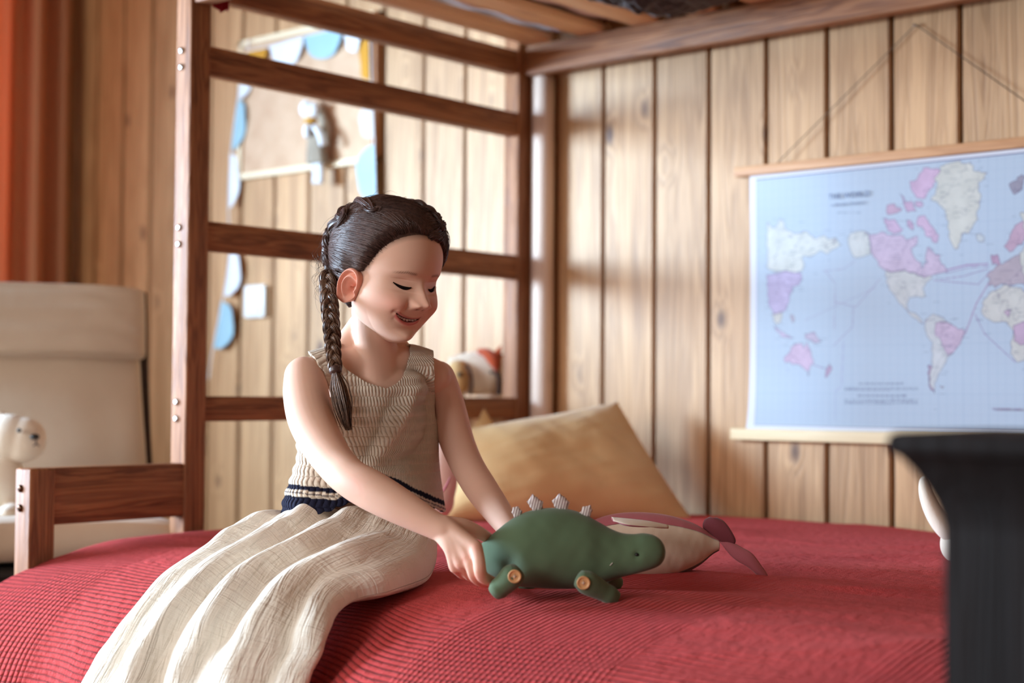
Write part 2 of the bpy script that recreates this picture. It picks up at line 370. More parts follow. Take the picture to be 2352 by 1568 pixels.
for lo, hi in (((XL-.07, VY0, VZ0), (XL-.02, VY0+t, VZ1)), ((XL-.07, VY1-t, VZ0), (XL-.02, VY1, VZ1)), ((XL-.07, VY0, VZ0), (XL-.02, VY1, VZ0+t)), ((XL-.07, VY0, VZ1-t), (XL-.02, VY1, VZ1))): bmbox(bm, lo, hi)
wf2 = structure(bmobj('window_2', bm, m_cream_wood, None, False)); box('pane', (XL-.05, VY0+t, VZ0+t), (XL-.045, VY1-t, VZ1-t), m_glass, wf2, 0)
structure(box('trim_1', (XL, YW-.03, 0), (XL+.05, YW, ZC), m_wallL, None, .004))

structure(box('wall_right', (3.3, -4.2, 0), (3.4, YW+.06, ZC), m_wallL, None, 0))
# orange curtain hanging beside the window, folds
ys = np.linspace(-.86, .035, 260); zs = np.linspace(.12, 2.2, 30)
V = []
for y_ in ys:
    for z_ in zs:
        fold = .032*math.sin(y_*2*PI/.105+.5*math.sin(z_*1.3))+.012*math.sin(y_*2*PI/.045+1)
        V.append((XL+.075+fold*(1-.15*z_/2.2), y_, z_))
cu = mesh('curtain', V, grid_faces(len(ys), len(zs)), m_curtain); md = cu.modifiers.new('thick', 'SOLIDIFY'); md.thickness = .0015
tag(cu, 'orange curtain hanging in folds in the left corner beside the window', 'curtain')

# ---------------------------------------------------------------- bunk bed
bed = thing('bunk_bed', 'stained pine bunk bed with ladder-like end frame and slatted upper bunk', 'bed', (0, -.6, 0))
X0, X1 = -.045, 0.0
def post(lo, hi):
    o = box('post', lo, hi, m_bedZ, bed, .004, 3); return o
near = post((X0, -.905, 0), (X1, -.8605, 2.2))
far = post((X0, -.003, 0), (X1, .045, 1.62))
short = post((X0, -1.2145, 0), (X1, -1.1665, .603))
rf = post((2.12, -1.2145, 0), (2.165, -1.1665, .603)); rn = post((2.12, -.003, 0), (2.165, .045, 1.62))
def bolt(parent, y, z, m):
    pts = [(0.0065, 0), (.0065, .001), (.006, .0028), (.0042, .0042), (.0016, .0050)]
    c = np.array([-.0225-.004, y, z]); V = []; n = 20
    for r_, h_ in pts:
        for a in np.linspace(0, 2*PI, n, endpoint=False): V.append(c+np.array([r_*math.cos(a), -h_, r_*math.sin(a)]))
    Fc = [list(f) for f in grid_faces(len(pts), n, closed_v=True)]; k = len(V); V.append(c+np.array([0, -.0042, 0]))
    for j in range(n): Fc.append([k, (len(pts)-1)*n+j, (len(pts)-1)*n+(j+1) % n])
    mesh('bolt', V, Fc, m, parent)
for zt, zb in ((1.360, 1.308), (1.040, .987), (.7225, .677)):
    box('rail', (X0+.008, -.8615, zb), (X1-.004, 0, zt), m_bedY, bed, .003)
    for dz in (.012, -.018): bolt(near, -.905, (zt+zb)/2+dz, m_steel)
box('rail', (X0+.008, -.8615, 1.448), (X1-.004, 0, 1.50), m_bedY, bed, .003)
box('end_board', (X0+.008, -1.1675, .509), (X1-.004, -.904, .603), m_bedY, bed, .003)
for dz in (.57, .538): bolt(short, -1.2145, dz, m_bronze)
box('side_rail', (X1, .012, 1.446), (2.13, .044, 1.512), m_bedX, bed, .003)
box('side_rail', (X1, -.90, 1.43), (2.13, -.868, 1.60), m_bedX, bed, .003)
box('lower_side_rail', (X1, -1.2, .2), (2.13, -1.17, .33), m_bedX, bed, .003)
box('lower_side_rail', (X1, .012, .2), (2.13, .044, .33), m_bedX, bed, .003)
for k in range(14):
    xa = .012+.1445*k
    box('slat', (xa, -.868, 1.512), (xa+.068, .04, 1.53), m_pale, bed, .003)
# upper mattress, sagging a little between the slats
xs = np.linspace(0.0, 2.1, 150); ys = np.linspace(-.86, .035, 40); V = []
for x_ in xs:
    for y_ in ys:
        ph = ((x_-.012) % .1445-.034)/.1445; sag = .006*math.cos(ph*2*PI)
        V.append((x_, y_, 1.537+sag+.003*math.sin(y_*40+x_*31)))
top = [(v[0], v[1], 1.66) for v in V]; Fm = [list(f) for f in grid_faces(150, 40)]
n_ = len(V); Fm += [[i+n_ for i in f[::-1]] for f in grid_faces(150, 40)]
bd = [i*40 for i in range(150)]+[149*40+j for j in range(1, 40)]+[i*40+39 for i in range(148, -1, -1)]+[j for j in range(38, 0, -1)]
for a, b in zip(bd, bd[1:]+bd[:1]): Fm.append([a, b, b+n_, a+n_])
um = mesh('upper_mattress', V+top, Fm, m_mattress); tag(um, 'pinkish mattress lying on the slats of the upper bunk', 'mattress')

# round pole standing between the bed post and the wall boards
po = tube('support_pole', [(.0265, .05, .0), (.0265, .05, .75), (.0265, .05, 1.442)], .0255, wood('pale_pole_wood', srgb(228, 206, 190), srgb(204, 176, 156), 'Z', 1.2, .2, contrast=.5, seed=9), None, seg=28, n=12, cap=True)
tag(po, 'pale round wooden pole standing upright between bed post and wall', 'pole')

# crumpled dark cloth sagging between the slats and crimson cloth at the near post
xs = np.linspace(.40, .60, 44); ys = np.linspace(-.42, -.03, 60); V = []
for x_ in xs:
    for y_ in ys:
        e = math.sin(PI*(x_-.40)/.2)**.7*math.sin(PI*(y_+.42)/.39)**.5
        V.append((x_, y_, 1.512-.028*e*(1+.6*float(fnoise(x_*60, y_*30, 3)))-.010*abs(math.sin(x_*120+y_*40))*e))
dc = mesh('crumpled_cloth', V, grid_faces(44, 60), m_darkcloth); dc.modifiers.new('t', 'SOLIDIFY').thickness = .001
tag(dc, 'crumpled dark cloth bulging down under the slats of the upper bunk', 'cloth')
V = []
a = PP(484, -40, 0, .004); b = PP(528, -40, 0, .004)
for i in range(26):
    s = i/25
    for j in range(16):
        t_ = j/15; zb = PP(500, 24, 0, 0)[2]+.004*math.sin(s*9)
        V.append((.006+.004*math.sin(s*16+t_)+.002*math.sin(s*31), a[1]+(b[1]-a[1])*s*(.8+.2*t_), a[2]+.02-(a[2]+.02-zb)*t_))
rc = mesh('hanging_cloth', V, grid_faces(26, 16), m_redcloth); rc.modifiers.new('t', 'SOLIDIFY').thickness = .002
tag(rc, 'small crimson cloth end hanging down at the top of the tall bed post', 'cloth')

# ---------------------------------------------------------------- lower mattress and red bedspread
def prof(s, x_):
    """height profile across the bed; s = arc length from the wall edge"""
    pass
bp = crom([(.055, .470), (.03, .482), (-.3, .484), (-.7, .482), (-1.0, .480), (-1.10, .471), (-1.18, .449), (-1.25, .412), (-1.305, .355), (-1.335, .28), (-1.345, .18), (-1.35, .06)], 260)
d_ = np.r_[0, np.cumsum(np.linalg.norm(np.diff(bp, axis=0), axis=1))]
ss = np.linspace(0, d_[-1], 420); by = np.interp(ss, d_, bp[:, 0]); bz = np.interp(ss, d_, bp[:, 1])
xs = np.linspace(.004, 2.1, 520); XX, SS = np.meshgrid(xs, ss, indexing='ij'); YY = np.interp(SS, ss, by); ZZ = np.interp(SS, ss, bz)
ed = np.clip((SS-1.10)/.35, 0, 1)
dent = lambda cx, cy, rx, ry, h: -h*np.exp(-((XX-cx)/rx)**2-((YY-cy)/ry)**2)
wr = (.0050*fnoise(XX*5+YY*3, YY*16-XX*4, 5)+.0045*(1-np.abs(fnoise(XX*4+YY*5, YY*12-XX*5, 15)))**3)*(1-ed*.8)+.0025*fnoise(XX*4, YY*40, 8)*(1-ed)*np.clip((XX-.8)*2, 0, 1)
edge_soft = (1-np.exp(-((XX-.004)/.05)))
ZZ = ZZ+wr*edge_soft+dent(.64, -1.08, .16, .13, .012)+.007*np.exp(-((YY+.16+.10*(XX-.9))/.10)**2)*np.clip((XX-.55)*3, 0, 1)
# soft vertical folds of the hanging part
hang = np.clip((SS-1.22)/.3, 0, 1)
YY = YY-hang*(.014*np.sin(XX*2*PI/.33+.6)+.008*fnoise(XX*9, SS*2, 21)+.02)
LE = np.clip((.22-XX)/.22, 0, 1)*hang
XX2 = XX-LE*.05
YY = YY-.03*LE
shX = np.clip((XX-.74)/.22, 0, 1); shX = shX*shX*(3-2*shX); YY = YY-.085*shX*np.clip((SS-.9)/.35, 0, 1)
V = np.stack([XX2, YY, ZZ], -1).reshape(-1, 3)
bs = mesh('bedspread', V, grid_faces(520, 420), m_blanket, uv=np.stack([XX, SS], -1).reshape(-1, 2))
bs.modifiers.new('t', 'SOLIDIFY').thickness = .003; bs.modifiers['t'].offset = -1
tag(bs, 'red ribbed cotton bedspread covering the lower bed and hanging over its front', 'bedspread')
def rring(z, ins): return (z, ins)
bm = bmesh.new(); bmbox(bm, (.012, -1.28, .34), (2.09, .03, .44)); bmesh.ops.bevel(bm, geom=bm.edges[:], offset=.05, segments=4, affect='EDGES')
lm = bmobj('lower_mattress', bm, m_mattress)
for v in lm.data.vertices:
    if v.co.y < -1.1: v.co.z -= (-1.1-v.co.y)*.45
tag(lm, 'thick mattress of the lower bed under the red bedspread', 'mattress')
bm = bmesh.new(); bmbox(bm, (.012, -1.17, .3), (2.09, .01, .34)); bmobj('slat_base', bm, m_pale, bed, False)
# ---------------------------------------------------------------- world map on the wall
YM = YW-.014
def mc(cx, cy): return (1680+cx/2.119, 320+cy/2.119)
mp_ = thing('wall_map', 'blue and pink world map hanging from wooden battens by a cord on the board wall', 'map', (.92, YM, -.08+.73))
bt = box('batten', (.528, YM-.009, 1.176), (1.312, YW-.001, 1.195), m_batten, mp_, .002)
bb = box('batten', (.520, YM-.009, .641), (1.312, YW-.001, .664), m_batten2, mp_, .002)
nx_, nz_ = 690, 500
tu = np.linspace(0, 1, nx_); tv = np.linspace(0, 1, nz_); TU, TV = np.meshgrid(tu, tv, indexing='ij')
MX0, MX1, MZ0, MZ1 = .558, 1.285, .655, 1.180
MX = MX0+TU*(MX1-MX0); MZ = MZ0+TV*(MZ1-MZ0)
flare = -.012*np.exp(-TU/.02)*0
CWX = .0030*fnoise(MX*220, MZ*220, 4, 4); CWZ = .0030*fnoise(MX*220, MZ*220, 9, 4)
def poly_mask(pts):
    P = np.array([(PP(*mc(*p), 1, YM)[0], PP(*mc(*p), 1, YM)[2]) for p in pts]); m = np.zeros(MX.shape, bool); n = len(P)
    wx = MX+CWX; wz = MZ+CWZ
    for i in range(n):
        (xa, za), (xb, zb) = P[i], P[(i+1) % n]
        if za == zb: continue
        m ^= ((za > wz) != (zb > wz)) & (wx < (xb-xa)*(wz-za)/(zb-za)+xa)
    return m
def lin(c): return np.array(srgb(*c)[:3])
MC = np.ones(MX.shape+(3,))*lin((232, 230, 236))
inner = (MX > .574) & (MX < 1.27) & (MZ > .672) & (MZ < 1.168)
sea = lin((192, 204, 218)); sh = (.5+.5*fnoise(MX*9, MZ*9, 2))[..., None]
MC[inner] = (sea*(1-.10*sh)+lin((196, 200, 218))*.10*sh)[inner]
def line_x(xv, wd, c, a=.5):
    m = inner & (np.abs(MX-xv) < wd); MC[m] = MC[m]*(1-a)+lin(c)*a
def line_z(zv, wd, c, a=.5):
    m = inner & (np.abs(MZ-zv) < wd); MC[m] = MC[m]*(1-a)+lin(c)*a
for i in range(44): line_x(.578+i*.0162, .0006, (150, 168, 195), .30)
for i in range(30): line_z(.68+i*.0185*(1-.0*i), .0006, (150, 168, 195), .18)
LAND = [((232, 232, 222), [(165, 400), (200, 430), (240, 380), (260, 440), (330, 460), (350, 440), (400, 480), (440, 470), (500, 480), (530, 510), (490, 530), (460, 560), (430, 540), (400, 560), (345, 570), (340, 640), (300, 650), (260, 640), (165, 640)]),
 ((202, 180, 222), [(165, 655), (260, 640), (330, 650), (340, 680), (290, 720), (275, 790), (255, 840), (210, 850), (185, 830), (168, 790)]),
 ((222, 214, 204), [(190, 845), (240, 848), (232, 885), (215, 905), (200, 885)]), ((190, 176, 190), [(275, 855), (292, 850), (296, 890), (285, 890)]),
 ((214, 190, 220), [(195, 900), (230, 930), (300, 968), (250, 965), (205, 930)]), ((200, 180, 205), [(345, 940), (385, 935), (440, 985), (400, 990), (350, 965)]),
 ((222, 186, 216), [(250, 1060), (270, 1030), (300, 992), (330, 985), (345, 1015), (360, 990), (380, 1040), (392, 1080), (372, 1130), (340, 1112), (300, 1088), (255, 1090)]), ((200, 165, 190), [(360, 1135), (375, 1135), (368, 1150)]),
 ((192, 150, 180), [(468, 1090), (485, 1112), (455, 1165), (445, 1152)]),
 ((224, 224, 220), [(568, 460), (610, 440), (668, 455), (672, 560), (640, 565), (600, 582), (575, 540), (562, 500)]),
 ((218, 188, 218), [(668, 455), (700, 465), (740, 448), (770, 468), (810, 462), (850, 480), (900, 470), (908, 500), (870, 530), (880, 570), (918, 600), (932, 628), (945, 590), (940, 550), (958, 520), (1000, 560), (1020, 600), (1040, 625), (1052, 642), (1010, 655), (960, 665), (930, 670), (890, 650), (840, 640), (745, 640), (718, 620), (700, 580), (675, 560)]),
 ((222, 180, 214), [(900, 370), (940, 370), (965, 410), (1000, 450), (1012, 490), (985, 505), (950, 470), (925, 430), (898, 410)]),
 ((214, 174, 210), [(738, 380), (790, 392), (835, 440), (790, 462), (745, 430)]), ((206, 160, 190), [(750, 320), (790, 308), (822, 345), (800, 365), (755, 358)]),
 ((214, 170, 205), [(845, 385), (880, 400), (885, 440), (855, 430)]), ((212, 168, 204), [(830, 310), (870, 300), (895, 350), (850, 352)]), ((216, 178, 212), [(822, 262), (850, 300), (832, 312)]),
 ((226, 180, 216), [(930, 140), (1010, 140), (1006, 180), (975, 230), (940, 285), (905, 290), (880, 255), (858, 210), (888, 205)]), ((216, 176, 210), [(885, 300), (935, 305), (925, 330), (890, 325)]),
 ((226, 222, 208), [(1015, 130), (1060, 112), (1100, 108), (1160, 112), (1180, 150), (1240, 165), (1230, 190), (1200, 215), (1205, 260), (1210, 320), (1190, 350), (1195, 380), (1180, 425), (1140, 455), (1125, 470), (1110, 505), (1100, 535), (1085, 530), (1065, 500), (1055, 450), (1050, 390), (1030, 340), (1000, 310), (965, 290), (985, 260), (1000, 230), (990, 190)]),
 ((218, 214, 212), [(745, 640), (840, 640), (890, 650), (930, 670), (970, 660), (975, 680), (945, 700), (935, 730), (942, 762), (925, 768), (900, 765), (865, 770), (850, 800), (862, 830), (890, 845), (918, 872), (935, 900), (905, 882), (865, 850), (820, 800), (790, 765), (765, 730), (745, 690)]),
 ((216, 214, 216), [(945, 880), (975, 850), (1010, 855), (1040, 880), (1080, 905), (1135, 930), (1130, 960), (1105, 990), (1085, 1030), (1060, 1060), (1040, 1090), (1025, 1120), (1000, 1150), (985, 1190), (990, 1232), (965, 1222), (955, 1180), (965, 1120), (975, 1050), (975, 990), (950, 960), (932, 920)]),
 ((214, 180, 208), [(985, 890), (1020, 880), (1080, 905), (1135, 930), (1125, 965), (1085, 1030), (1055, 1055), (1032, 1020), (1020, 980), (985, 950)]),
 ((170, 130, 160), [(955, 1100), (968, 1100), (968, 1200), (990, 1232), (962, 1222)]),
 ((210, 216, 220), [(1190, 465), (1230, 465), (1225, 497), (1190, 490)]), ((190, 140, 175), [(1262, 555), (1290, 560), (1308, 612), (1270, 612)]),
 ((206, 158, 184), [(1470, 360), (1424, 385), (1380, 420), (1350, 480), (1325, 520), (1345, 548), (1380, 535), (1430, 480)]), ((190, 168, 180), [(1250, 650), (1300, 605), (1350, 580), (1424, 555), (1560, 540), (1560, 700), (1424, 705), (1300, 705), (1255, 722)]),
 ((222, 218, 205), [(1400, 350), (1700, 380), (1700, 700), (1424, 690), (1400, 560), (1440, 480)]),
 ((224, 218, 208), [(1260, 740), (1330, 705), (1424, 730), (1540, 740), (1600, 860), (1520, 1000), (1440, 1080), (1395, 1090), (1365, 1060), (1355, 980), (1370, 930), (1330, 890), (1270, 890), (1215, 850), (1220, 790)]),
 ((206, 165, 196), [(1370, 905), (1430, 880), (1480, 940), (1440, 1000), (1375, 990)]), ((212, 176, 200), [(1320, 835), (1362, 830), (1345, 870)]), ((150, 140, 160), [(1350, 215), (1385, 190), (1424, 170), (1424, 220), (1380, 270), (1362, 255)]),
 ((212, 204, 196), [(1010, 1198), (1035, 1200), (1020, 1214)])]
LANDM = np.zeros(MX.shape, bool)
for c, p in LAND:
    c = tuple(int(q*.72+w_*.28) for q, w_ in zip(c, (212, 214, 214)))
    m = poly_mask(p) & inner; edge = m ^ (np.roll(m, 1, 0) & np.roll(m, -1, 0) & np.roll(m, 1, 1) & np.roll(m, -1, 1) & m)
    t3 = (.5+.5*fnoise(MX*90, MZ*90, 31, 4))[..., None]
    MC[m] = (lin(c)*(1-.16*t3))[m]; MC[edge] = lin((96, 84, 116))*.85+MC[edge]*.15
    LANDM |= m
    riv = m & (np.abs(fnoise(MX*60, MZ*60, 17, 3)) < .035); MC[riv] = MC[riv]*.65+lin((110, 100, 130))*.35
_dr = np.random.default_rng(3); _near = np.argwhere(LANDM)
for q in range(420):
    i_, j_ = _near[_dr.integers(len(_near))]; i_ = int(np.clip(i_+_dr.normal(0, 14), 2, nx_-22)); j_ = int(np.clip(j_+_dr.normal(0, 14), 2, nz_-3)); l_ = int(_dr.integers(4, 16))
    if inner[i_, j_] and inner[i_+l_, j_]: MC[i_:i_+l_, j_] = MC[i_:i_+l_, j_]*.5+lin((90, 92, 120))*.5
def route(pts, c=(150, 110, 160), wd=.0008, a=.7):
    P = np.array([(PP(*mc(*p), 1, YM)[0], PP(*mc(*p), 1, YM)[2]) for p in pts])
    for (xa, za), (xb, zb) in zip(P[:-1], P[1:]):
        L2 = (xb-xa)**2+(zb-za)**2; t_ = np.clip(((MX-xa)*(xb-xa)+(MZ-za)*(zb-za))/L2, 0, 1)
        m = np.hypot(MX-xa-t_*(xb-xa), MZ-za-t_*(zb-za)) < wd; MC[m] = MC[m]*(1-a)+lin(c)*a
route([(1045, 635), (1140, 612), (1245, 604)], (165, 105, 160), .0014); route([(1040, 650), (1150, 625), (1250, 615)]); route([(1020, 680), (1130, 665), (1245, 630)]); route([(980, 685), (1200, 705), (1260, 640)])
route([(1250, 700), (1190, 800), (1135, 950)], (165, 105, 150), .0011); route([(1185, 850), (1230, 945), (1380, 1085)]); route([(450, 640), (500, 700), (495, 930)], a=.45); route([(720, 680), (600, 815), (500, 790)], a=.5)
route([(590, 815), (585, 910), (490, 1005)], a=.5); route([(540, 980), (530, 1205), (500, 1225), (500, 1365)], (150, 130, 190), a=.5); route([(390, 1095), (460, 1120)]); route([(600, 590), (540, 630), (440, 640)], a=.4); route([(700, 720), (350, 880)], a=.3)
def print_row(cx, cy, wpx, h, a_):
    x_ = cx
    while x_ < cx+wpx:
        w__ = _dr.uniform(8, 26); p0 = PP(*mc(x_, cy), 1, YM); p1 = PP(*mc(min(x_+w__, cx+wpx), cy), 1, YM)
        m = (MX > p0[0]) & (MX < p1[0]) & (np.abs(MZ-p0[2]) < h); MC[m] = MC[m]*(1-a_)+lin((88, 96, 128))*a_; x_ += w__+5
print_row(510, 357, 115, .0007, .5); print_row(615, 1187, 222, .0016, .55); print_row(608, 1247, 240, .0016, .55)
for yy in (1207, 1213, 1219, 1266, 1273, 1280, 1287): print_row(545, yy, 362, .0007, .6)
for z_ in (.672, 1.168):
    m = (MX > .572) & (MX < 1.272) & (np.abs(MZ-z_) < .0008); MC[m] = lin((96, 92, 130))
for x_ in (.574, 1.27):
    m = (MZ > .672) & (MZ < 1.168) & (np.abs(MX-x_) < .0008); MC[m] = lin((130, 130, 170))
MY = YM+.004+.003*np.sin(TV*3.1)*np.cos(TU*5)+.004*np.exp(-TU/.03)*(1-TV)*0
MXd = MX-.010*np.exp(-TV/.09)*np.exp(-TU/.03)
V = np.stack([MXd, MY, MZ], -1).reshape(-1, 3)
MC = MC*.70
sheet = mesh('map_sheet', V, grid_faces(nx_, nz_)[:, ::-1], m_print, mp_, vcol=np.concatenate([MC, np.ones(MX.shape+(1,))], -1).reshape(-1, 4))
m_ink = plain('blue_grey_ink', srgb(88, 98, 130), .8); m_inkp = plain('violet_ink', srgb(120, 80, 120), .8)
def lettering(name, body, cx0, cy0, width_px, mat, parent, size):
    fc = bpy.data.curves.new(name, 'FONT'); fc.body = body; fc.size = size; fc.extrude = .0001; fc.space_character = 1.1
    to = bpy.data.objects.new(name, fc); COL.objects.link(to); dg = bpy.context.evaluated_depsgraph_get()
    me = bpy.data.meshes.new_from_object(to.evaluated_get(dg)); bpy.data.objects.remove(to)
    a = PP(*mc(cx0, cy0), 1, YM); wd = max(v.co.x for v in me.vertices)
    b = PP(*mc(cx0+width_px, cy0), 1, YM)[0]; s = (b-a[0])/wd
    for v in me.vertices: v.co = Vector((a[0]+v.co.x*s, YM-.0006-v.co.z, a[2]+v.co.y))
    me.materials.clear(); me.materials.append(mat); o = bpy.data.objects.new(name, me); COL.objects.link(o); put(o, parent); return o
lettering('title_lettering', 'THE WORLD', 472, 292, 200, m_ink, sheet, .0145)
lettering('subtitle_lettering', 'on Mercator\'s Projection', 485, 326, 165, m_ink, sheet, .0075)
lettering('legend_lettering', 'TELEGRAPH LINES', 1268, 1318, 145, m_inkp, sheet, .0065)
nail = (.921, YW-.006, PP(2107, 60, 1, YW)[2])
tube('nail', [(nail[0], YW+.002, nail[2]), (nail[0], YW-.010, nail[2]), (nail[0], YW-.0125, nail[2])], [.0012, .0012, .0028], m_steel, mp_, seg=10)
tube('cord', [(.627, YM-.004, 1.195), (nail[0], YW-.007, nail[2]+.0015), (1.215, YM-.004, 1.195)], .0011, m_string, mp_, seg=6)

# ---------------------------------------------------------------- cork board with felt bunting and doll
cb = thing('cork_board', 'pale framed cork board hung high on the board wall behind the bed end', 'board', (-.8, YW, 1.31))
CX0, CX1 = PP(548, 200, 1, YW-.015)[0], PP(868, 200, 1, YW-.015)[0]; CZ0, CZ1 = 1.308, 1.688
box('cork_panel', (CX0+.008, YW-.010, CZ0+.008), (CX1-.008, YW-.002, CZ1-.008), m_cork, cb, 0)
for lo, hi in (((CX0, YW-.018, CZ0), (CX1, YW-.001, CZ0+.016)), ((CX0, YW-.018, CZ1-.016), (CX1, YW-.001, CZ1)), ((CX0, YW-.018, CZ0), (CX0+.016, YW-.001, CZ1))):
    box('frame_bar', lo, hi, m_cream_wood, cb, .002)
fbr = box('frame_bar', (CX1-.016, YW-.020, CZ0), (CX1, YW-.001, CZ1), m_bedZ, cb, .002); fbr['label'] = 'right frame bar in dark brown for its shaded side'  # darker wood puts the pale frame's side shading into the colour

bn = thing('bunting', 'felt bunting of blue, white, ochre and grey scallops draped around the cork board', 'bunting', (-.8, YW-.03, 1.6))
def scallop(p0, p1, side, depth, mat, yo=0.0, shape='round'):
    """half disc hanging on the line p0-p1 (x,z on the wall), bulging to the given side"""
    p0 = np.array(p0); p1 = np.array(p1); d = p1-p0; L = np.linalg.norm(d); d /= L; n = np.array([d[1], -d[0]])*side
    k = 28; pts = []
    for a in np.linspace(0, PI, k):
        c, s = math.cos(a), math.sin(a); pts.append(p0+d*(L/2*(1-c*.97))+n*depth*(s**(.75 if shape == 'round' else 1.6)))
    bm = bmesh.new(); y0 = YW-.026-yo
    vs = [bm.verts.new((q[0], y0+.003*math.sin(i*.5)+.008*math.sin(PI*i/k), q[1])) for i, q in enumerate(pts)]
    f = bm.faces.new(vs); r = bmesh.ops.extrude_face_region(bm, geom=[f])
    for v in r['geom']:
        if isinstance(v, bmesh.types.BMVert): v.co.y += .003
    return bmobj('felt_scallop', bm, mat, bn)
def wx(px, py): q = PP(px, py, 1, YW-.026); return (q[0], q[2])
B_, W_, O_, G_ = m_felt_blue, m_felt_white, m_felt_ochre, m_felt_grey
top = [(555, 118, 612, 108, O_), (618, 106, 694, 84, W_), (697, 83, 784, 62, B_), (787, 66, 828, 58, W_)]
for a, b, c, d, m in top:
    L = math.hypot(c-a, d-b); scallop(wx(a, b), wx(c, d), 1, {O_: .045, W_: .062, B_: .068}[m], m)
for a, b, c, d, m, dp in [(560, 150, 546, 228, W_, .030), (546, 228, 530, 345, B_, .036), (528, 352, 524, 478, W_, .032), (528, 575, 512, 680, W_, .050), (508, 690, 488, 800, B_, .062)]:
    scallop(wx(a, b), wx(c, d), -1, dp, m)
for a, b, c, d, m, dp in [(846, 80, 846, 182, O_, .040), (856, 232, 858, 316, G_, .060), (858, 330, 860, 455, B_, .072)]:
    scallop(wx(a, b), wx(c, d), 1, dp, m)
q = [(572, 90), (556, 160), (545, 230), (530, 345), (524, 480), (528, 575), (512, 680), (488, 800), (478, 870)]
tube('tape', [(wx(*p)[0], YW-.024, wx(*p)[1]) for p in q], .0018, m_felt_white, bn, n=40, seg=6)
tube('tape', [(wx(*p)[0], YW-.024, wx(*p)[1]) for p in [(560, 118), (615, 107), (695, 84), (785, 64), (828, 58), (848, 80), (852, 180), (858, 320), (862, 460)]], .0018, m_felt_white, bn, n=50, seg=6)

# little doll hanging on the cork board
def wd(px, py, y=.05): return PP(px, py, 1, YW-y)
dl = thing('rag_doll', 'small rag doll in taupe dress and white cap hanging on the cork board', 'doll', tuple(wd(725, 400)))
mesh('head', *ellipsoid_data(wd(711, 262), (.018, .016, .020)), m_cream, dl)
mesh('cap', *join_data([ellipsoid_data(wd(703, 250), (.020, .014, .022)), ellipsoid_data(wd(722, 252), (.014, .013, .020))]), m_felt_white, dl)
tube('hanging_loop', [wd(728, 243, .03), wd(737, 232, .02), wd(744, 240, .02), wd(734, 254, .03)], .0012, m_string, dl, n=16, seg=6)
mesh('scarf', *ellipsoid_data(wd(714, 278), (.020, .016, .010)), m_felt_ochre, dl)
superloft('dress', np.array([[wd(718+x_, y_, .045)+np.array([r_*math.cos(a)*(1+.12*math.sin(7*a)), .55*r_*math.sin(a), 0]) for a in np.linspace(0, 2*PI, 42, endpoint=False)] for x_, y_, r_ in ((0, 285, .010), (2, 300, .016), (5, 325, .023), (8, 350, .030), (10, 372, .034), (11, 376, .031))]), m_taupe, dl)
for pts in ([(708, 288), (703, 300), (707, 312)], [(722, 290), (735, 310), (741, 332)]): tube('arm', [wd(*p, .065) for p in pts], [.008, .0085, .009], m_felt_white, dl, n=10, seg=10)
for dx in (-8, 3): tube('leg', [wd(730+dx, 365, .045), wd(734+dx, 395, .045), wd(733+dx, 420, .048)], [.0085, .0085, .010], m_felt_white, dl, n=10, seg=10)
mesh('hair_plait', *tube_data([wd(733, 250, .035), wd(746, 290, .035), wd(752, 340, .03)], [.010, .012, .004], n=14, seg=10), m_taupe, dl)

# light switch plate
a, b = PP(551, 655, 1, YW-.03), PP(598, 728, 1, YW-.03)
ls = thing('light_switch', 'white square light switch on the board wall beside the blue bunting', 'switch', (float(a[0]+b[0])/2, YW, float(b[2])))
box('plate', (a[0], YW-.018, b[2]), (b[0], YW-.001, a[2]), m_white, ls, .006)
box('rocker', (a[0]+.018, YW-.022, b[2]+.015), (b[0]-.018, YW-.016, a[2]-.015), m_white, ls, .002)

# ---------------------------------------------------------------- armchair beyond the bed end
R0v, FHv = np.array([_r0[0], _r0[1], 0]), np.array([_fh[0], _fh[1], 0])
eX = .94*R0v+.34*FHv; eY = .34*R0v-.94*FHv; eZ = np.array([0, 0, 1.])
edge = np.array([CAM[0], CAM[1], 0])+FHv*3.42+R0v*(-.822); CO = edge-eX*.285
def ch(x, y, z): return CO+eX*x+eY*y+eZ*z
ac = thing('armchair', 'beige cushioned bentwood armchair with head roll standing left of the bed end', 'armchair', tuple(ch(0, .3, 0)))
def cushion(name, path, half, thick, mat, seed=0, n=70, m=72, quilt=0):
    P = crom(path, n); T = np.gradient(P, axis=0); T /= np.linalg.norm(T, axis=1)[:, None]; Nn = np.stack([T[:, 1], -T[:, 0]], -1)
    rings = []
    for k in range(n):
        s = k/(n-1); e = min(1, (min(s, 1-s)/.035))**.5; e = max(e, .15)
        hw = (half if np.isscalar(half) else np.interp(s, [0, 1], half)); ring = []
        for a in np.linspace(0, 2*PI, m, endpoint=False):
            c, s_ = math.cos(a), math.sin(a); x_ = hw*np.sign(c)*abs(c)**.35*(.97+.03*e); q_ = thick/2*np.sign(s_)*abs(s_)**.6*e
            q_ += .004*float(fnoise(np.array(x_*14), np.array(s*12), seed))
            ring.append(ch(x_, P[k, 0]+Nn[k, 0]*q_, P[k, 1]+Nn[k, 1]*q_))
        rings.append(ring)
    return superloft(name, np.array(rings), mat, ac)
cushion('seat_cushion', [(.02, .925), (.045, .82), (.11, .68), (.19, .54), (.245, .455), (.31, .425), (.40, .43), (.50, .452), (.60, .468), (.66, .455)], (.272, .295), .075, m_beige, 3, 110)
cushion('head_roll', [(.055, .945), (.080, .88), (.095, .80)], .282, .10, m_beige, 5, 40)
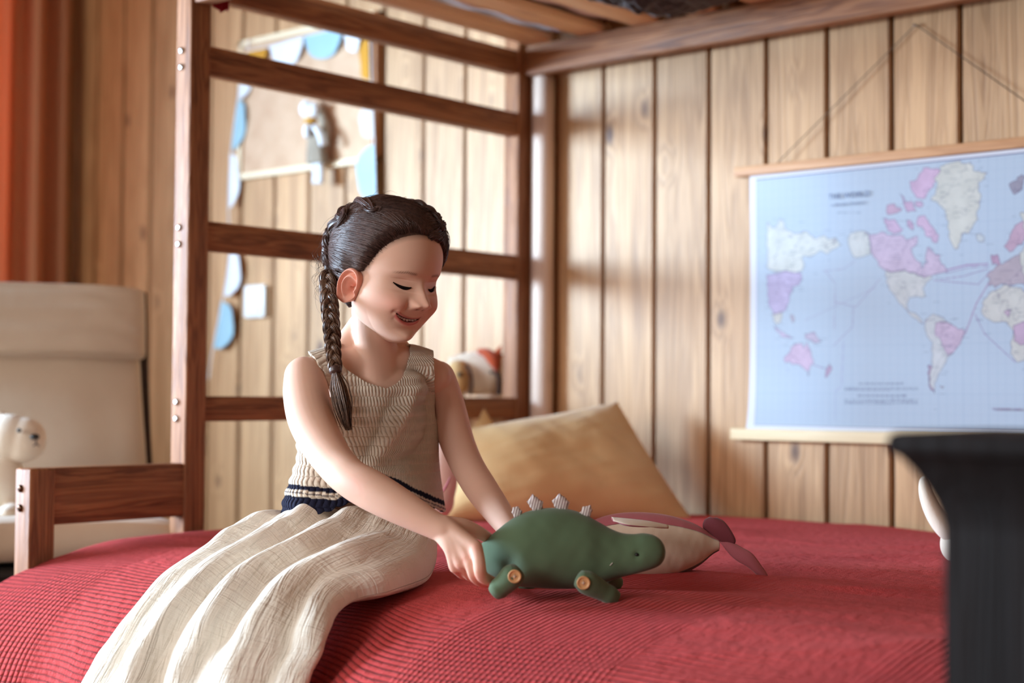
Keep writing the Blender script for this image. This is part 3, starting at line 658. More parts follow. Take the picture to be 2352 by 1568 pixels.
def rectsweep(name, pts, x, w_, t_, n=40):
    P = crom(pts, n); T = np.gradient(P, axis=0); T /= np.linalg.norm(T, axis=1)[:, None]; Nn = np.stack([T[:, 1], -T[:, 0]], -1)
    rings = [[ch(x+sx*w_/2, P[k, 0]+Nn[k, 0]*sy*t_/2, P[k, 1]+Nn[k, 1]*sy*t_/2) for sx, sy in ((-1, -1), (1, -1), (1, 1), (-1, 1))] for k in range(n)]
    o = superloft(name, np.array(rings), m_darkwood, ac, smooth=False); return o
for s in (-1, 1):
    rectsweep('back_rail', [(-.045, .95), (.0, .80), (.07, .64), (.15, .50), (.22, .40), (.32, .372), (.45, .385), (.60, .40)], s*.275, .045, .022)
    rectsweep('arm_frame', [(-.16, .02), (.1, .012), (.45, .012), (.56, .03), (.60, .12), (.59, .30), (.56, .47), (.50, .555), (.38, .575), (.15, .555), (-.02, .56)], s*.300, .036, .02, 60)
    rectsweep('rear_leg', [(-.16, .03), (-.05, .2), (.02, .40), (.03, .55)], s*.300, .036, .02, 24)
for z_, y_ in ((.385, .55), (.385, .3), (.86, -.035)):
    v, f = tube_data([ch(-.30, y_, z_), ch(.30 if z_ < .6 else .265, y_, z_)], .016, seg=12); mesh('cross_rail', v, f, m_darkwood, ac)
# dark webbing skirt under the seat
V = [ch(x_, .28+.36*t, .392+.028*t-.05*s2) for x_ in np.linspace(-.27, .27, 12) for t in np.linspace(0, 1, 8) for s2 in (0,)]
mesh('webbing', V, grid_faces(12, 8), m_black, ac).modifiers.new('t', 'SOLIDIFY').thickness = .03

# plush bear sitting in the armchair
def pb(px, py, d=2.98): return PD(px, py, d)
sc = 2.98/3538
br = thing('plush_bear', 'cream plush bear with black nose sitting in the beige armchair', 'soft toy', tuple(pb(15, 1172)))
def el(px, py, a, b, c, d=2.98, ang=0):
    ca, sa = math.cos(ang), math.sin(ang); R = RM@np.array([[ca, 0, sa], [0, 1, 0], [-sa, 0, ca]]); return ellipsoid_data(pb(px, py, d), (a*sc, b*sc, c*sc), R, 30, 40)
hb = blend([el(18, 1004, 62, 52, 54), el(52, 1010, 54, 46, 52), el(-6, 962, 22, 14, 22), el(-40, 968, 22, 14, 22)], .0035)
mesh('head', *hb, m_plush, br)
mesh('body', *blend([el(-2, 1112, 66, 55, 70), el(4, 1070, 40, 36, 40), el(30, 1172, 28, 60, 16, 2.93, .1), el(-70, 1172, 28, 60, 16, 2.93), el(-40, 1100, 24, 30, 60, 2.95)], .004), m_plush, br)
mesh('eye', *ellipsoid_data(pb(44, 988, 2.937), (.0042,)*3), m_black, br)
mesh('nose', *ellipsoid_data(pb(80, 1003, 2.945), (.009, .008, .006), RM), m_black, br)
tube('mouth_stitch', [pb(82, 1006, 2.938), pb(83, 1018, 2.938), pb(76, 1024, 2.938)], .0012, m_brown, br, seg=6, n=8)
tube('mouth_stitch', [pb(83, 1018, 2.938), pb(90, 1024, 2.945)], .0012, m_brown, br, seg=6)

# ---------------------------------------------------------------- horse toy on a stool behind the bed end
st = thing('stool', 'low wooden stool carrying the horse toy behind the bed end', 'stool', (-.26, -.13, 0))
box('seat', (-.40, -.20, .676), (-.07, .03, .702), m_pale, st, .004)
for x_ in (-.385, -.115):
    for y_ in (-.19, -.02): box('leg', (x_, y_, 0), (x_+.03, y_+.03, .676), m_pale, st, .003)
hr = thing('toy_horse', 'cream toy horse with rust mane and ears showing behind the lowest ladder rail', 'soft toy', (-.2, -.1, .702))
def hp(px, py, d=3.5): return PD(px, py, d)
s3 = 3.5/3538
P_ = [(1040, 862), (1050, 860), (1080, 858), (1120, 856), (1140, 858), (1150, 860)]; Rr = [40*s3, 44*s3, 50*s3, 50*s3, 46*s3, 30*s3]
tube('body', [hp(x_, y_, 3.56) for x_, y_ in P_], Rr, m_cream, hr, n=24, seg=30)
mesh('muzzle', *ellipsoid_data(hp(1052, 866, 3.52), (.030, .034, .040), RM), m_mustard, hr)
for px, py, r_ in ((1056, 860, .0055), (1128, 855, .0035)): mesh('eye', *ellipsoid_data(hp(px, py, 3.48 if px < 1100 else 3.505), (r_,)*3), m_black, hr)
tube('strap', [hp(1070, 838, 3.49), hp(1080, 855, 3.488), hp(1083, 880, 3.49), hp(1080, 905, 3.50)], .004, m_brown, hr, n=16, seg=8)
tube('strap', [hp(1138, 850, 3.50), hp(1146, 870, 3.49), hp(1146, 905, 3.50)], .006, m_brown, hr, n=16, seg=8)
mesh('mane', *join_data([tube_data([hp(1100, 806, 3.54), hp(1120, 812, 3.51), hp(1136, 832, 3.49), hp(1142, 852, 3.49)], [.006, .012, .013, .005], n=18, seg=12)]), m_rust, hr)
def cone(name, a, b, c, t, mat, parent):
    a, b, c = map(np.array, (a, b, c)); n = np.cross(b-a, c-a); n /= np.linalg.norm(n); bm = bmesh.new()
    m_ = (a+b+c)/3; vs = [bm.verts.new(Vector(p)) for p in (a, b, c)]; f = bm.verts.new(Vector(m_+n*t)); g = bm.verts.new(Vector(m_-n*t))
    for i in range(3): bm.faces.new((vs[i], vs[(i+1) % 3], f)); bm.faces.new((vs[(i+1) % 3], vs[i], g))
    bmesh.ops.subdivide_edges(bm, edges=bm.edges[:], cuts=2, use_grid_fill=True, smooth=.6); return bmobj(name, bm, mat, parent)
cone('ear', hp(1152, 791, 3.50), hp(1124, 818, 3.50), hp(1150, 846, 3.50), .008, m_rust, hr)
# small cushion behind the big one

# ---------------------------------------------------------------- the girl: head
def proj(P):
    Q = np.asarray(P)-CAM; d = Q@FW; return CX+F*(Q@RT)/d, CY-F*(Q@UP)/d, d
HY, HP, HR = math.radians(42), math.radians(11), math.radians(4)
_hf0 = math.sin(HY)*RT-math.cos(HY)*FW; _hl = math.cos(HY)*RT+math.sin(HY)*FW
_hf = math.cos(HP)*_hf0-math.sin(HP)*UP; _hu = math.cos(HP)*UP+math.sin(HP)*_hf0
def rollv(v):
    # turn clockwise in the view (top leans right)
    c, s = math.cos(HR), math.sin(HR); a, b, e = v@RT, v@UP, v@FW
    return RT*(a*c+b*s)+UP*(b*c-a*s)+FW*e
HM = np.stack([rollv(_hl), rollv(_hf), rollv(_hu)], 1)     # columns: her left, forward, up
NOSE = (0, .088, -.031)
HO = PD(983, 701, 2.125)-HM@np.array(NOSE)
def hw(p): return HO+np.asarray(p)@HM.T
def rayell(D, c, r):
    D_ = D/r; C_ = -np.array(c)/r; a = (D_**2).sum(-1); b = (D_*C_).sum(-1); cc = (C_**2).sum()-1
    disc = b*b-a*cc; return np.where(disc > 0, (-b+np.sqrt(np.maximum(disc, 0)))/a, 0)
def smax(a, b, k): h = np.clip(.5+.5*(a-b)/k, 0, 1); return b*(1-h)+a*h+k*h*(1-h)
g2 = lambda x, z, cx, cz, sx, sz: np.exp(-((x-cx)/sx)**2-((z-cz)/sz)**2)
MXO = -.0085
def mouth_curves(x):
    q = (x/.0215)**2; k_ = -.12*x; return -.0570+.0050*q+k_, -.0617+.0090*q+k_
def headshape(D):
    """D unit directions in head space -> surface points"""
    t = smax(rayell(D, (0, -.015, .020), np.array([.0665, .0850, .0680])), rayell(D, (0, .010, -.038), np.array([.0605, .0610, .062])), .012)
    P = D*t[..., None]; x, y, z = P[..., 0].copy(), P[..., 1].copy(), P[..., 2].copy()
    lo = np.clip((-.028-z)/.070, 0, 1); x *= 1-.30*lo**1.3*np.clip(y/.05+.6, 0, 1)
    fr = np.clip(y/.03, 0, 1); fr = fr*fr*(3-2*fr); ax = np.abs(x); dy = np.zeros_like(y)
    dy += .0115*g2(x, z, 0, -.088, .017, .013)                        # chin
    dy += -.0035*g2(x, z, 0, -.0735, .016, .005)
    dy += -.0085*g2(ax, z, .0262, -.009, .014, .0105)                  # sockets
    dy += .0028*g2(ax, z, .027, .0065, .017, .006)                   # brow
    dy += .0052*g2(ax, z, .0252, -.0105, .0115, .0080)               # lids over the eyeball
    dy += -.0014*g2(ax, z, .0255, -.0035, .0115, .0013)         # lid crease
    dy += -.0016*g2(ax, z, .0252, -.0195, .0125, .0016)              # lower lid fold (smile)
    dy += .0042*np.exp(-(x/.0066)**2)*np.clip(1-np.abs(z+.018)/.022, 0, 1)   # bridge
    dy += .0172*g2(x, z, 0, -.0325, .0098, .0084)-.0075*g2(x, z, 0, -.061, .030, .015)                    # tip
    dy += .0052*g2(x, z, 0, -.021, .0075, .010)
    dy += .0085*g2(ax, z, .0112, -.0350, .0052, .0054)               # wings
    dy += -.0030*g2(ax, z, .0050, -.0408, .0028, .0016)              # nostrils
    dy += -.0022*g2(ax, z, .0185, -.036, .0030, .0070)               # crease beside the wing
    dy += .0062*g2(ax, z, .0345, -.0385, .0140, .0125)               # cheeks lifted by the smile
    fold = ax-(.0185+.30*np.clip(-.034-z, 0, .03)); dy += -.0009*np.exp(-(fold/.0034)**2)*np.exp(-((z+.050)/.012)**2)
    dy += -.0026*g2(np.abs(x-MXO), z+.12*(x-MXO), .0245, -.0515, .0032, .0040)   # mouth corners
    dy += .0034*g2(x, z, 0, -.060, .019, .010)
    dy += -.004*g2(x, z, -.006, -.061, .026, .014)
    x0, ax0 = x, ax; x = x-MXO; u, l = mouth_curves(x); ax = np.abs(x); inm = np.clip((.0215-ax)/.003, 0, 1)
    lipw = np.clip(1-(x/.0215)**4, 0, 1); inm0 = inm; inm = inm*lipw
    dy += .0022*np.exp(-((z-(u+.0020))/.0017)**2)*inm*(1-.2*np.exp(-(x/.0028)**2))
    dy += .0034*np.exp(-((z-(l-.0030))/.0026)**2)*inm
    inm = inm0; mid = (u+l)/2; hf = np.maximum((u-l)/2, 1e-4); op = np.clip(1.25-np.abs(z-mid)/hf, 0, 1)*inm*(ax < .0213)
    dy -= .0035*op
    x, ax = x0, ax0; y = y+dy*fr
    return np.stack([x, y, z], -1)
nP, nA = 330, 440
tt = np.linspace(0, 1, nP); ph = PI*(.30*tt+.70*tt**1.9)
th_ = np.linspace(0, 2*PI, nA, endpoint=False); PHI, TH = np.meshgrid(ph, th_, indexing='ij')
HD = np.stack([np.sin(PHI)*np.cos(TH), np.cos(PHI), np.sin(PHI)*np.sin(TH)], -1)
HL = headshape(HD); HF = [list(f[::-1]) for f in grid_faces(nP, nA, closed_v=True)]
def col_mix(C, m, c): m = np.clip(m, 0, 1)[..., None]; return C*(1-m)+lin(c)*m
def lin(c): return np.array(srgb(*c)[:3])
SKIN = (234, 192, 170)
hx, hy, hz = HL[..., 0], HL[..., 1], HL[..., 2]; hax = np.abs(hx); frn = (hy > .02)
HC = np.ones(HL.shape)*lin(SKIN)
HC = col_mix(HC, .55*g2(hax, hz, .036, -.038, .018, .014)*frn, (228, 150, 132))
HC = col_mix(HC, .35*g2(hx, hz, 0, -.031, .010, .009)*frn, (220, 148, 128))
HC = col_mix(HC, .30*g2(hax, hz, .027, -.006, .013, .008)*frn, (196, 138, 116))
# eyebrows
bz = .0080-.22*np.maximum(hax-.026, 0)-.10*np.maximum(.026-hax, 0)
HC = col_mix(HC, .80*np.exp(-((hz-bz)/.0021)**2)*np.clip((hax-.011)/.004, 0, 1)*np.clip((.043-hax)/.008, 0, 1)*frn*(.8+.25*np.sin(hax*2600+hz*900)), (120, 80, 62))
hmx = np.abs(hx-MXO); u_, l_ = mouth_curves(hx-MXO); inm = np.clip((.0218-hmx)/.0015, 0, 1)*frn
HC = col_mix(HC, .8*inm*np.clip(1.5-np.abs(hz-(u_+.0014))/.0016, 0, 1), (190, 96, 92))
HC = col_mix(HC, .85*inm*np.clip(1.6-np.abs(hz-(l_-.0026))/.0024, 0, 1), (200, 98, 96))
HC = col_mix(HC, 1.0*inm*np.clip(2.6-1.7*np.abs(hz-(u_+l_)/2)/np.maximum((u_-l_)/2, 2e-4), 0, 1)*(hmx < .0210), (96, 36, 36))
HC = col_mix(HC, .5*g2(hmx, hz+.12*(hx-MXO), .0222, -.0514, .0022, .0016)*frn, (120, 60, 54))
HC = col_mix(HC, .8*g2(hax, hz, .0048, -.0410, .0022, .0012)*frn, (120, 60, 48))
def hairmask(p):
    """>0 inside the hair region (head space)"""
    x, y, z = np.abs(p[..., 0]), p[..., 1], p[..., 2]
    zl = np.interp(y, [-.06, -.03, -.018, -.010, .006, .018, .028, .040, .052, .064, .074, .09], [-.072, -.066, -.045, -.006, -.010, .000, .020, .039, .054, .064, .069, .072])
    return z-zl-.0016*np.sin(x*700+z*300)*0
hm = hairmask(HL); HC = col_mix(HC, .9*np.clip((hm+.006)/.020, 0, 1), (84, 60, 50))
# ear
def ear(side):
    nr, na = 46, 72; R_ = np.linspace(0, 1.22, nr); A_ = np.linspace(0, 2*PI, na, endpoint=False); RR, AA = np.meshgrid(R_, A_, indexing='ij')
    c, s = np.cos(AA), np.sin(AA); rr = np.minimum(RR, 1.0); over = np.maximum(RR-1, 0)/.22
    low = np.clip(-s, 0, 1); wdt = .0155*(1-.30*low**1.5+.10*np.clip(s, 0, 1)); uu = wdt*rr*c+.002*s; vv = .0262*rr*s
    uu = uu*(1-.12*over); vv = vv*(1-.12*over)
    a = np.degrees(np.arctan2(s, c)); back = np.clip(1-np.clip((np.abs(((a-125+180) % 360)-180)-115)/30, 0, 1), 0, 1)
    h = .0105*(-c*.55+.45)+.003
    h += back*.0050*np.exp(-((RR-.90)/.11)**2)
    h -= back*.0028*np.exp(-((RR-.73)/.07)**2)
    am = np.clip(1-np.clip((np.abs(((a-160+180) % 360)-180)-85)/30, 0, 1), 0, 1); h += am*.0035*np.exp(-((RR-.55)/.10)**2)
    h -= .0105*np.exp(-((uu+.000)/.0068)**2-((vv+.002)/.0095)**2)
    h += .0050*np.exp(-((uu-.0118)/.0030)**2-((vv+.004)/.0045)**2)
    h += .0020*np.exp(-((vv+.021)/.006)**2)
    h -= over*.012
    # axes: forward in the head, up, outward; tilted back
    lean = math.radians(-9); fwd = np.array([0, math.cos(lean), math.sin(lean)]); upv = np.array([0, -math.sin(lean), math.cos(lean)]); out = np.array([side, 0, 0.])
    P = np.array([side*.0600, -.0075, -.029])+uu[..., None]*fwd+vv[..., None]*upv+h[..., None]*out
    C = np.ones(P.shape)*lin((232, 172, 150)); C = col_mix(C, .8*np.exp(-((uu+.000)/.006)**2-((vv-.001)/.011)**2), (206, 122, 102)); C = col_mix(C, .5*np.exp(-((RR-.92)/.1)**2), (230, 150, 128))
    f = grid_faces(nr, na, closed_v=True); f = f if side < 0 else f[:, ::-1]
    return P.reshape(-1, 3), [list(q) for q in f], C.reshape(-1, 3)
HEADV = [hw(HL.reshape(-1, 3))]; HEADF = [HF]; HEADC = [HC.reshape(-1, 3)]
for s in (-1, 1):
    v, f, c = ear(s); HEADV.append(hw(v)); HEADF.append(f); HEADC.append(c)
# ---------------------------------------------------------------- the girl: body
girl = thing('person', 'braided person in cream crochet top and long skirt sitting on the red bed', 'person', tuple(PD(850, 1310, 2.22)))
ksk = vc_mat('skin', .58, .28, .15); _n = ksk.noise(ksk.vec(), 900, 2); ksk.bump(_n, .12, .0003); m_skin = ksk.m
def chain(nodes, n=None, seg=28):
    """nodes: px, py, depth, radius in px"""
    P = np.array([PD(a, b, d) for a, b, d, r in nodes]); R = np.array([r*d/F for a, b, d, r in nodes]); n = n or 8*len(nodes)
    parts = [tube_data(P, R, seg=seg, n=n)]
    for i in (0, -1): parts.append(ellipsoid_data(P[i], (R[i],)*3, None, 14, 20))
    return parts
def blob(px, py, d, a, b, c, ang=0): 
    ca, sa = math.cos(ang), math.sin(ang); R = RM@np.array([[ca, 0, sa], [0, 1, 0], [-sa, 0, ca]]); s = d/F
    return [ellipsoid_data(PD(px, py, d), (a*s, b*s, c*s), R, 30, 40)]
torso = []
torso += blob(842, 1225, 2.22, 112, 78, 80) + blob(838, 1110, 2.21, 88, 58, 110) + blob(852, 965, 2.205, 118, 66, 110) + blob(862, 895, 2.20, 112, 52, 62)
yoke = chain([(712, 868, 2.155, 47), (760, 846, 2.175, 38), (815, 836, 2.195, 40), (880, 838, 2.205, 44), (940, 838, 2.22, 38), (998, 866, 2.235, 40)])
neck = chain([(872, 868, 2.205, 58), (866, 815, 2.20, 50), (858, 760, 2.195, 48), (858, 690, 2.20, 52)])
trap = chain([(752, 834, 2.19, 24), (788, 800, 2.205, 28), (832, 750, 2.215, 34)]) + chain([(965, 842, 2.235, 22), (925, 812, 2.23, 26), (890, 770, 2.225, 30)])
clav = chain([(872, 874, 2.190, 14), (840, 862, 2.184, 15), (790, 846, 2.176, 14)]) + chain([(902, 872, 2.196, 13), (928, 862, 2.200, 14), (962, 852, 2.206, 13)])
armR = chain([(700, 866, 2.145, 48), (703, 905, 2.125, 53), (714, 960, 2.095, 54), (738, 1015, 2.06, 50), (772, 1065, 2.02, 46), (806, 1098, 1.985, 45), (850, 1124, 1.962, 47), (900, 1152, 1.945, 44), (950, 1180, 1.932, 38), (993, 1204, 1.922, 32), (1022, 1218, 1.916, 30)])
armL = chain([(1006, 868, 2.245, 40), (1022, 915, 2.25, 41), (1036, 965, 2.245, 41), (1050, 1015, 2.235, 40), (1074, 1070, 2.215, 38), (1104, 1120, 2.185, 38), (1138, 1168, 2.13, 34), (1166, 1208, 2.075, 28), (1184, 1235, 2.045, 24)])
# right hand
hR = []
W0 = (1022, 1216, 1.916)
for mx, my, md, r0_, r1_ in ((1092, 1256, 1.888, 22, 17), (1076, 1276, 1.890, 22, 17), (1060, 1291, 1.897, 22, 17), (1046, 1301, 1.908, 20, 16)):
    hR += chain([(1012+(mx-1065)*.25, 1212+(my-1280)*.35, 1.918, r0_), ((1022+mx)/2+2, (1216+my)/2-1, 1.902, (r0_+r1_)/2+1), (mx, my, md, r1_)], 16, 18)
fing = [[(1092, 1256, 1.888, 17), (1100, 1288, 1.872, 15.5), (1105, 1319, 1.872, 15), (1124, 1333, 1.890, 13.5), (1146, 1338, 1.915, 10)],
        [(1076, 1276, 1.890, 16), (1082, 1300, 1.888, 13.5), (1090, 1324, 1.897, 13.5), (1110, 1338, 1.918, 12), (1130, 1340, 1.945, 9)],
        [(1060, 1291, 1.897, 16), (1068, 1308, 1.912, 13), (1078, 1322, 1.930, 12), (1098, 1330, 1.952, 11), (1116, 1330, 1.972, 8)],
        [(1046, 1301, 1.908, 15), (1054, 1312, 1.926, 12), (1064, 1320, 1.944, 11), (1084, 1324, 1.966, 10), (1098, 1322, 1.984, 8)]]
for fg in fing: hR += chain(fg, 22, 16)
hR += chain([(1030, 1208, 1.925, 24), (1066, 1210, 1.932, 20), (1096, 1221, 1.940, 16), (1122, 1236, 1.952, 13.5), (1144, 1252, 1.966, 10.5)], 24, 18)
# left hand, behind the toy
hL = chain([(1184, 1235, 2.045, 25), (1206, 1252, 2.02, 30), (1226, 1266, 2.005, 26)], 16)
for q in range(4):
    x0, y0 = 1222+q*7, 1246+q*11; hL += chain([(x0, y0, 2.01, 13), (x0+26, y0+4, 1.995, 12), (x0+46, y0+10, 1.982, 11), (x0+60, y0+16, 1.975, 9)], 16, 14)
hL += chain([(1196, 1232, 2.03, 18), (1224, 1226, 2.015, 15), (1246, 1228, 2.0, 11)], 16, 14)
legs = []
for dx, dd in ((0, .0), (62, -.03)):
    legs += chain([(800+dx, 1248, 2.20, 78), (690+dx, 1288, 2.135+dd*.3, 60), (590+dx*.9, 1332, 2.072+dd*.7, 34), (534+dx*.9, 1395, 1.995+dd, 31), (505+dx, 1500, 1.950+dd, 32), (490+dx, 1640, 1.950+dd, 30), (480+dx, 1780, 1.95+dd, 24)])
    legs += chain([(480+dx, 1780, 1.95+dd, 24), (455+dx, 1815, 1.92+dd, 22), (415+dx, 1832, 1.89+dd, 16)])
bv, bf = blend(torso+yoke+neck+trap+clav+armR+armL+hR+hL, .0020, 7, .5)
lv, lf = blend(legs, .006, 5, .5)
bx, by_, bd_ = proj(bv); BC = np.ones(bv.shape)*lin(SKIN)
BC = BC*(1+.03*fnoise(bv[:, 0]*60, bv[:, 2]*60+bv[:, 1]*40, 3)[:, None])
for px, py, r in ((1106, 1318, 12), (1088, 1328, 11), (1092, 1256, 14), (1078, 1274, 13), (1047, 1303, 13), (1062, 1290, 12), (806, 1120, 34), (1122, 1236, 12)):
    BC = col_mix(BC, .38*np.exp(-((bx-px)**2+(by_-py)**2)/r**2), (222, 138, 116))
allV = [bv, lv]+HEADV; allF = []; o_ = 0
for v, f in zip(allV, [bf, lf]+HEADF):
    allF += [[i+o_ for i in q] for q in f]; o_ += len(v)
allC = np.vstack([BC, np.ones(lv.shape)*lin(SKIN)]+HEADC)
body = mesh('body', np.vstack(allV), allF, m_skin, girl, vcol=np.c_[allC, np.ones(len(allC))])
# lashes and the dark line of the lowered eyes, teeth
def surf(x, z, off=0):
    """point on the face front at (x, z) in head space"""
    k = np.argmin((HL[..., 0]-x)**2+(HL[..., 2]-z)**2+1e3*(HL[..., 1] < .02)); p = HL.reshape(-1, 3)[k]; return np.array([x, p[1]+off, z])
m_lash = plain('dark_lashes', srgb(28, 18, 18), .9, 0, .1)
for s in (-1, 1):
    xs_ = np.linspace(.0150, .0370, 14); V = []
    for q, x_ in enumerate(xs_):
        u = (x_-.0150)/.022; zc = -.0125-.0034*math.sin(PI*u)**.8+.0030*u; hgt = .0021*math.sin(PI*min(max(u, .03), .97))**.6+.0003
        for w_ in np.linspace(-1, 1, 5): V.append(surf(s*x_, zc+w_*hgt, .0006+.0005*(1-w_*w_)))
    L = [(hw(V), [list(f) for f in grid_faces(14, 5)])]
    for q in range(9):
        u = .45+.55*q/8; x_ = .0150+.022*u; zc = -.0125-.0034*math.sin(PI*u)**.8+.0030*u; b0 = surf(s*x_, zc, .0008)
        L.append(tube_data(hw([b0, b0+np.array([s*.0012*u, .0012, -.0008]), b0+np.array([s*.0030*u, .0022, -.0010])]), [.00032, .00026, .00008], seg=5, n=6))
    mesh('eyelashes', *join_data(L), m_lash, body)
m_teeth = plain('teeth', srgb(226, 208, 196), .3)
L = []
for q, (x_, wd_, h_) in enumerate(((-.0150, .0021, .0013), (-.0112, .0024, .0017), (-.0070, .0023, .0014), (-.0026, .0027, .0021), (.0026, .0027, .0021), (.0070, .0023, .0014), (.0112, .0024, .0017), (.0150, .0021, .0013))):
    u0, l0 = mouth_curves(np.array(x_)); x_ = x_+MXO; p = surf(x_, float(u0+l0)/2, 0)
    L.append(ellipsoid_data(hw([(x_, p[1]+.0010, float(u0)-.0006-h_*.6)])[0], (wd_, .0014, h_*1.25), HM, 12, 14))
mesh('teeth', *join_data(L), m_teeth, body)
# ---------------------------------------------------------------- the girl: hair
def hair_mat(name, c1, c2):
    k = N(name, .38, .45); v = k.vec('Object', (1, 1, 1)); n1 = k.noise(v, 260, 3); n2 = k.noise(v, 30, 2)
    k.col(k.ramp(k.math('ADD', k.math('MULTIPLY', n1, .6), k.math('MULTIPLY', n2, .4)), [(.35, c1), (.65, c2)])); k.bump(n1, .3, .0004)
    return k.m
m_hair = hair_mat('dark_brown_hair', srgb(54, 38, 36), srgb(92, 68, 62)); m_hair2 = hair_mat('brown_braid_hair', srgb(58, 40, 34), srgb(124, 94, 74))
hair = bpy.data.objects.new('hair', None)
def thick(p):
    m = hairmask(p); t = np.clip(m/.030, 0, 1); return (t*t*(3-2*t))
def scalp_pt(D, off=0.0):
    """D: direction in head space (n,3) -> world point above the hair surface"""
    D = D/np.linalg.norm(D, axis=-1, keepdims=True); P = headshape(D); n = P-np.array([0, -.015, 0]); n /= np.linalg.norm(n, axis=-1, keepdims=True)
    back = np.clip(-P[..., 1]/.07, 0, 1)
    return P+n*((.0035+.0055*thick(P)+.006*thick(P)*back)[..., None]+np.asarray(off)[..., None])
# scalp cap, a dark shell with fine ridges
ci = np.linspace(.0, 1, 150); ca_ = np.linspace(0, 2*PI, 300, endpoint=False)
P2 = HL[60::1, ::2]; D2 = HD[60::1, ::2]; mm = hairmask(P2) > .006
idx = -np.ones(P2.shape[:2], int); 
Pc = scalp_pt(D2, -.0030+0*D2[..., 0]); Pn = headshape(D2)
tk = thick(Pn)[..., None]; Pc = Pn+(Pc-Pn)*np.clip(tk*3, 0, 1)+.0*Pn
nP2, nA2 = P2.shape[:2]; FF = grid_faces(nP2, nA2, closed_v=True)[:, ::-1]; keep = mm.reshape(-1)[FF].all(1)
capV, capF = hw(Pc.reshape(-1, 3)), FF[keep]
us = np.unique(capF); re = -np.ones(len(capV), int); re[us] = np.arange(len(us)); capV = capV[us]; capF = [list(q) for q in re[capF]]
# strands: guides run from the hairline to the french braid that follows the skull
def dirp(x, y, z): v = np.array([x, y, z], float); return v/np.linalg.norm(v)
_hp = proj(hw(HL.reshape(-1, 3))); _hn = HL.reshape(-1, 3)@HM.T
def onhead(px, py):
    """head-space direction of the skull point seen at that place of the photograph"""
    cost = (_hp[0]-px)**2+(_hp[1]-py)**2+1e5*(np.maximum(_hp[2]-2.235, 0)); return dirp(*HL.reshape(-1, 3)[np.argmin(cost)])
PXN = [((1004, 538), (822, 514)), ((966, 530), (802, 524)), ((926, 536), (784, 540)), ((888, 558), (770, 556)), ((858, 590), (760, 574)), ((834, 620), (755, 592)), ((814, 622), (752, 604)), ((798, 614), (751, 614)), ((782, 628), (750, 622))]
GA = [onhead(*a) for a, b in PXN]+[dirp(-.066, -.016, -.020), dirp(-.062, -.020, -.050), dirp(-.052, -.034, -.072)]
GB = [onhead(*b) for a, b in PXN]+[dirp(-.042, -.070, -.016), dirp(-.042, -.068, -.036), dirp(-.044, -.062, -.052)]
# hair from the parting sweeps back to the same braid
GA = [dirp(.001, y_, .085) for y_ in (-.035, -.012, .012, .034, .052)]+[GA[0]]+GA
GB = [dirp(-.020, -.062, .060), onhead(872, 500), onhead(858, 500), onhead(846, 504), onhead(834, 508), GB[0]]+GB
GA = np.array(GA); GB = np.array(GB); GB /= np.linalg.norm(GB, axis=1)[:, None]
FA = [dirp(-.001, y_, .085) for y_ in (-.035, -.012, .012, .034, .052)]+[dirp(-.006, .066, .069), dirp(-.020, .062, .065), dirp(-.036, .052, .057), dirp(-.050, .042, .034), dirp(-.058, .030, .016), dirp(-.064, .010, -.002), dirp(-.066, -.010, -.008), dirp(-.062, -.020, -.045), dirp(-.052, -.034, -.072)]
FB = [dirp(-.020, -.052, .070), dirp(-.028, -.030, .082), dirp(-.032, -.005, .088), dirp(-.034, .015, .084), dirp(-.034, .030, .076), dirp(-.033, .045, .066), dirp(-.033, .050, .062), dirp(-.036, .040, .068), dirp(-.036, .025, .078), dirp(-.036, -.005, .084), dirp(-.036, -.045, .066), dirp(-.040, -.070, .020), dirp(-.042, -.068, -.036), dirp(-.044, -.062, -.052)]
FA = np.array(FA); FB = np.array(FB)
def slerpish(a, b, t): v = a*(1-t)[:, None]+b*t[:, None]; return v/np.linalg.norm(v, axis=1)[:, None]
hr_ = np.random.default_rng(5); strands = []
def strand(mir, s, jit, rad, t0=0.0, t1=1.0, lift=0.0, n=11):
    A_, B_ = (FA, FB) if mir else (GA, GB)
    u = s*(len(A_)-1); i = min(int(u), len(A_)-2); f = u-i; a = A_[i]*(1-f)+A_[i+1]*f; b = B_[i]*(1-f)+B_[i+1]*f
    a = a+jit[0]; b = b+jit[1]; t = np.linspace(t0, t1, n); D = slerpish(a, b, t)
    # sweep: strands leave the hairline upward, then turn to the braid
    D = D+np.outer(np.sin(PI*t)*.05, [-.5, .1, .1]); D /= np.linalg.norm(D, axis=1)[:, None]
    if mir: D = D*np.array([-1, 1, 1])
    off = lift*np.sin(PI*t)+.0012*np.sin(t*PI+jit[1][0]*60)+np.interp(t, [0, .08, 1], [-.004, 0, .0022])
    P = hw(scalp_pt(D, off)); return tube_data(P, np.interp(t, [0, .12, .85, 1], [.25, 1, 1, .5])*rad, seg=4, cap=False)
for mir in (0, 1):
    for q in range(2600 if not mir else 1000):
        s = hr_.random(); j = hr_.normal(0, 1, (2, 3))*np.array([[.018], [.028]])
        strands.append(strand(mir, s, j, hr_.uniform(.0005, .0011), 0, hr_.uniform(.85, 1.03), lift=hr_.uniform(-.0012, .0018)))
    for q in range(150):
        s = hr_.random(); strands.append(strand(mir, s, hr_.normal(0, .03, (2, 3)), .00022, hr_.uniform(-.03, .1), hr_.uniform(.5, 1.1), lift=hr_.uniform(.001, .005)))
for q in range(900):
    s = hr_.uniform(.26, .50); strands.append(strand(0, s, hr_.normal(0, 1, (2, 3))*np.array([[.010], [.03]]), hr_.uniform(.0005, .0010), 0, hr_.uniform(.7, 1.0), lift=hr_.uniform(0, .002)))
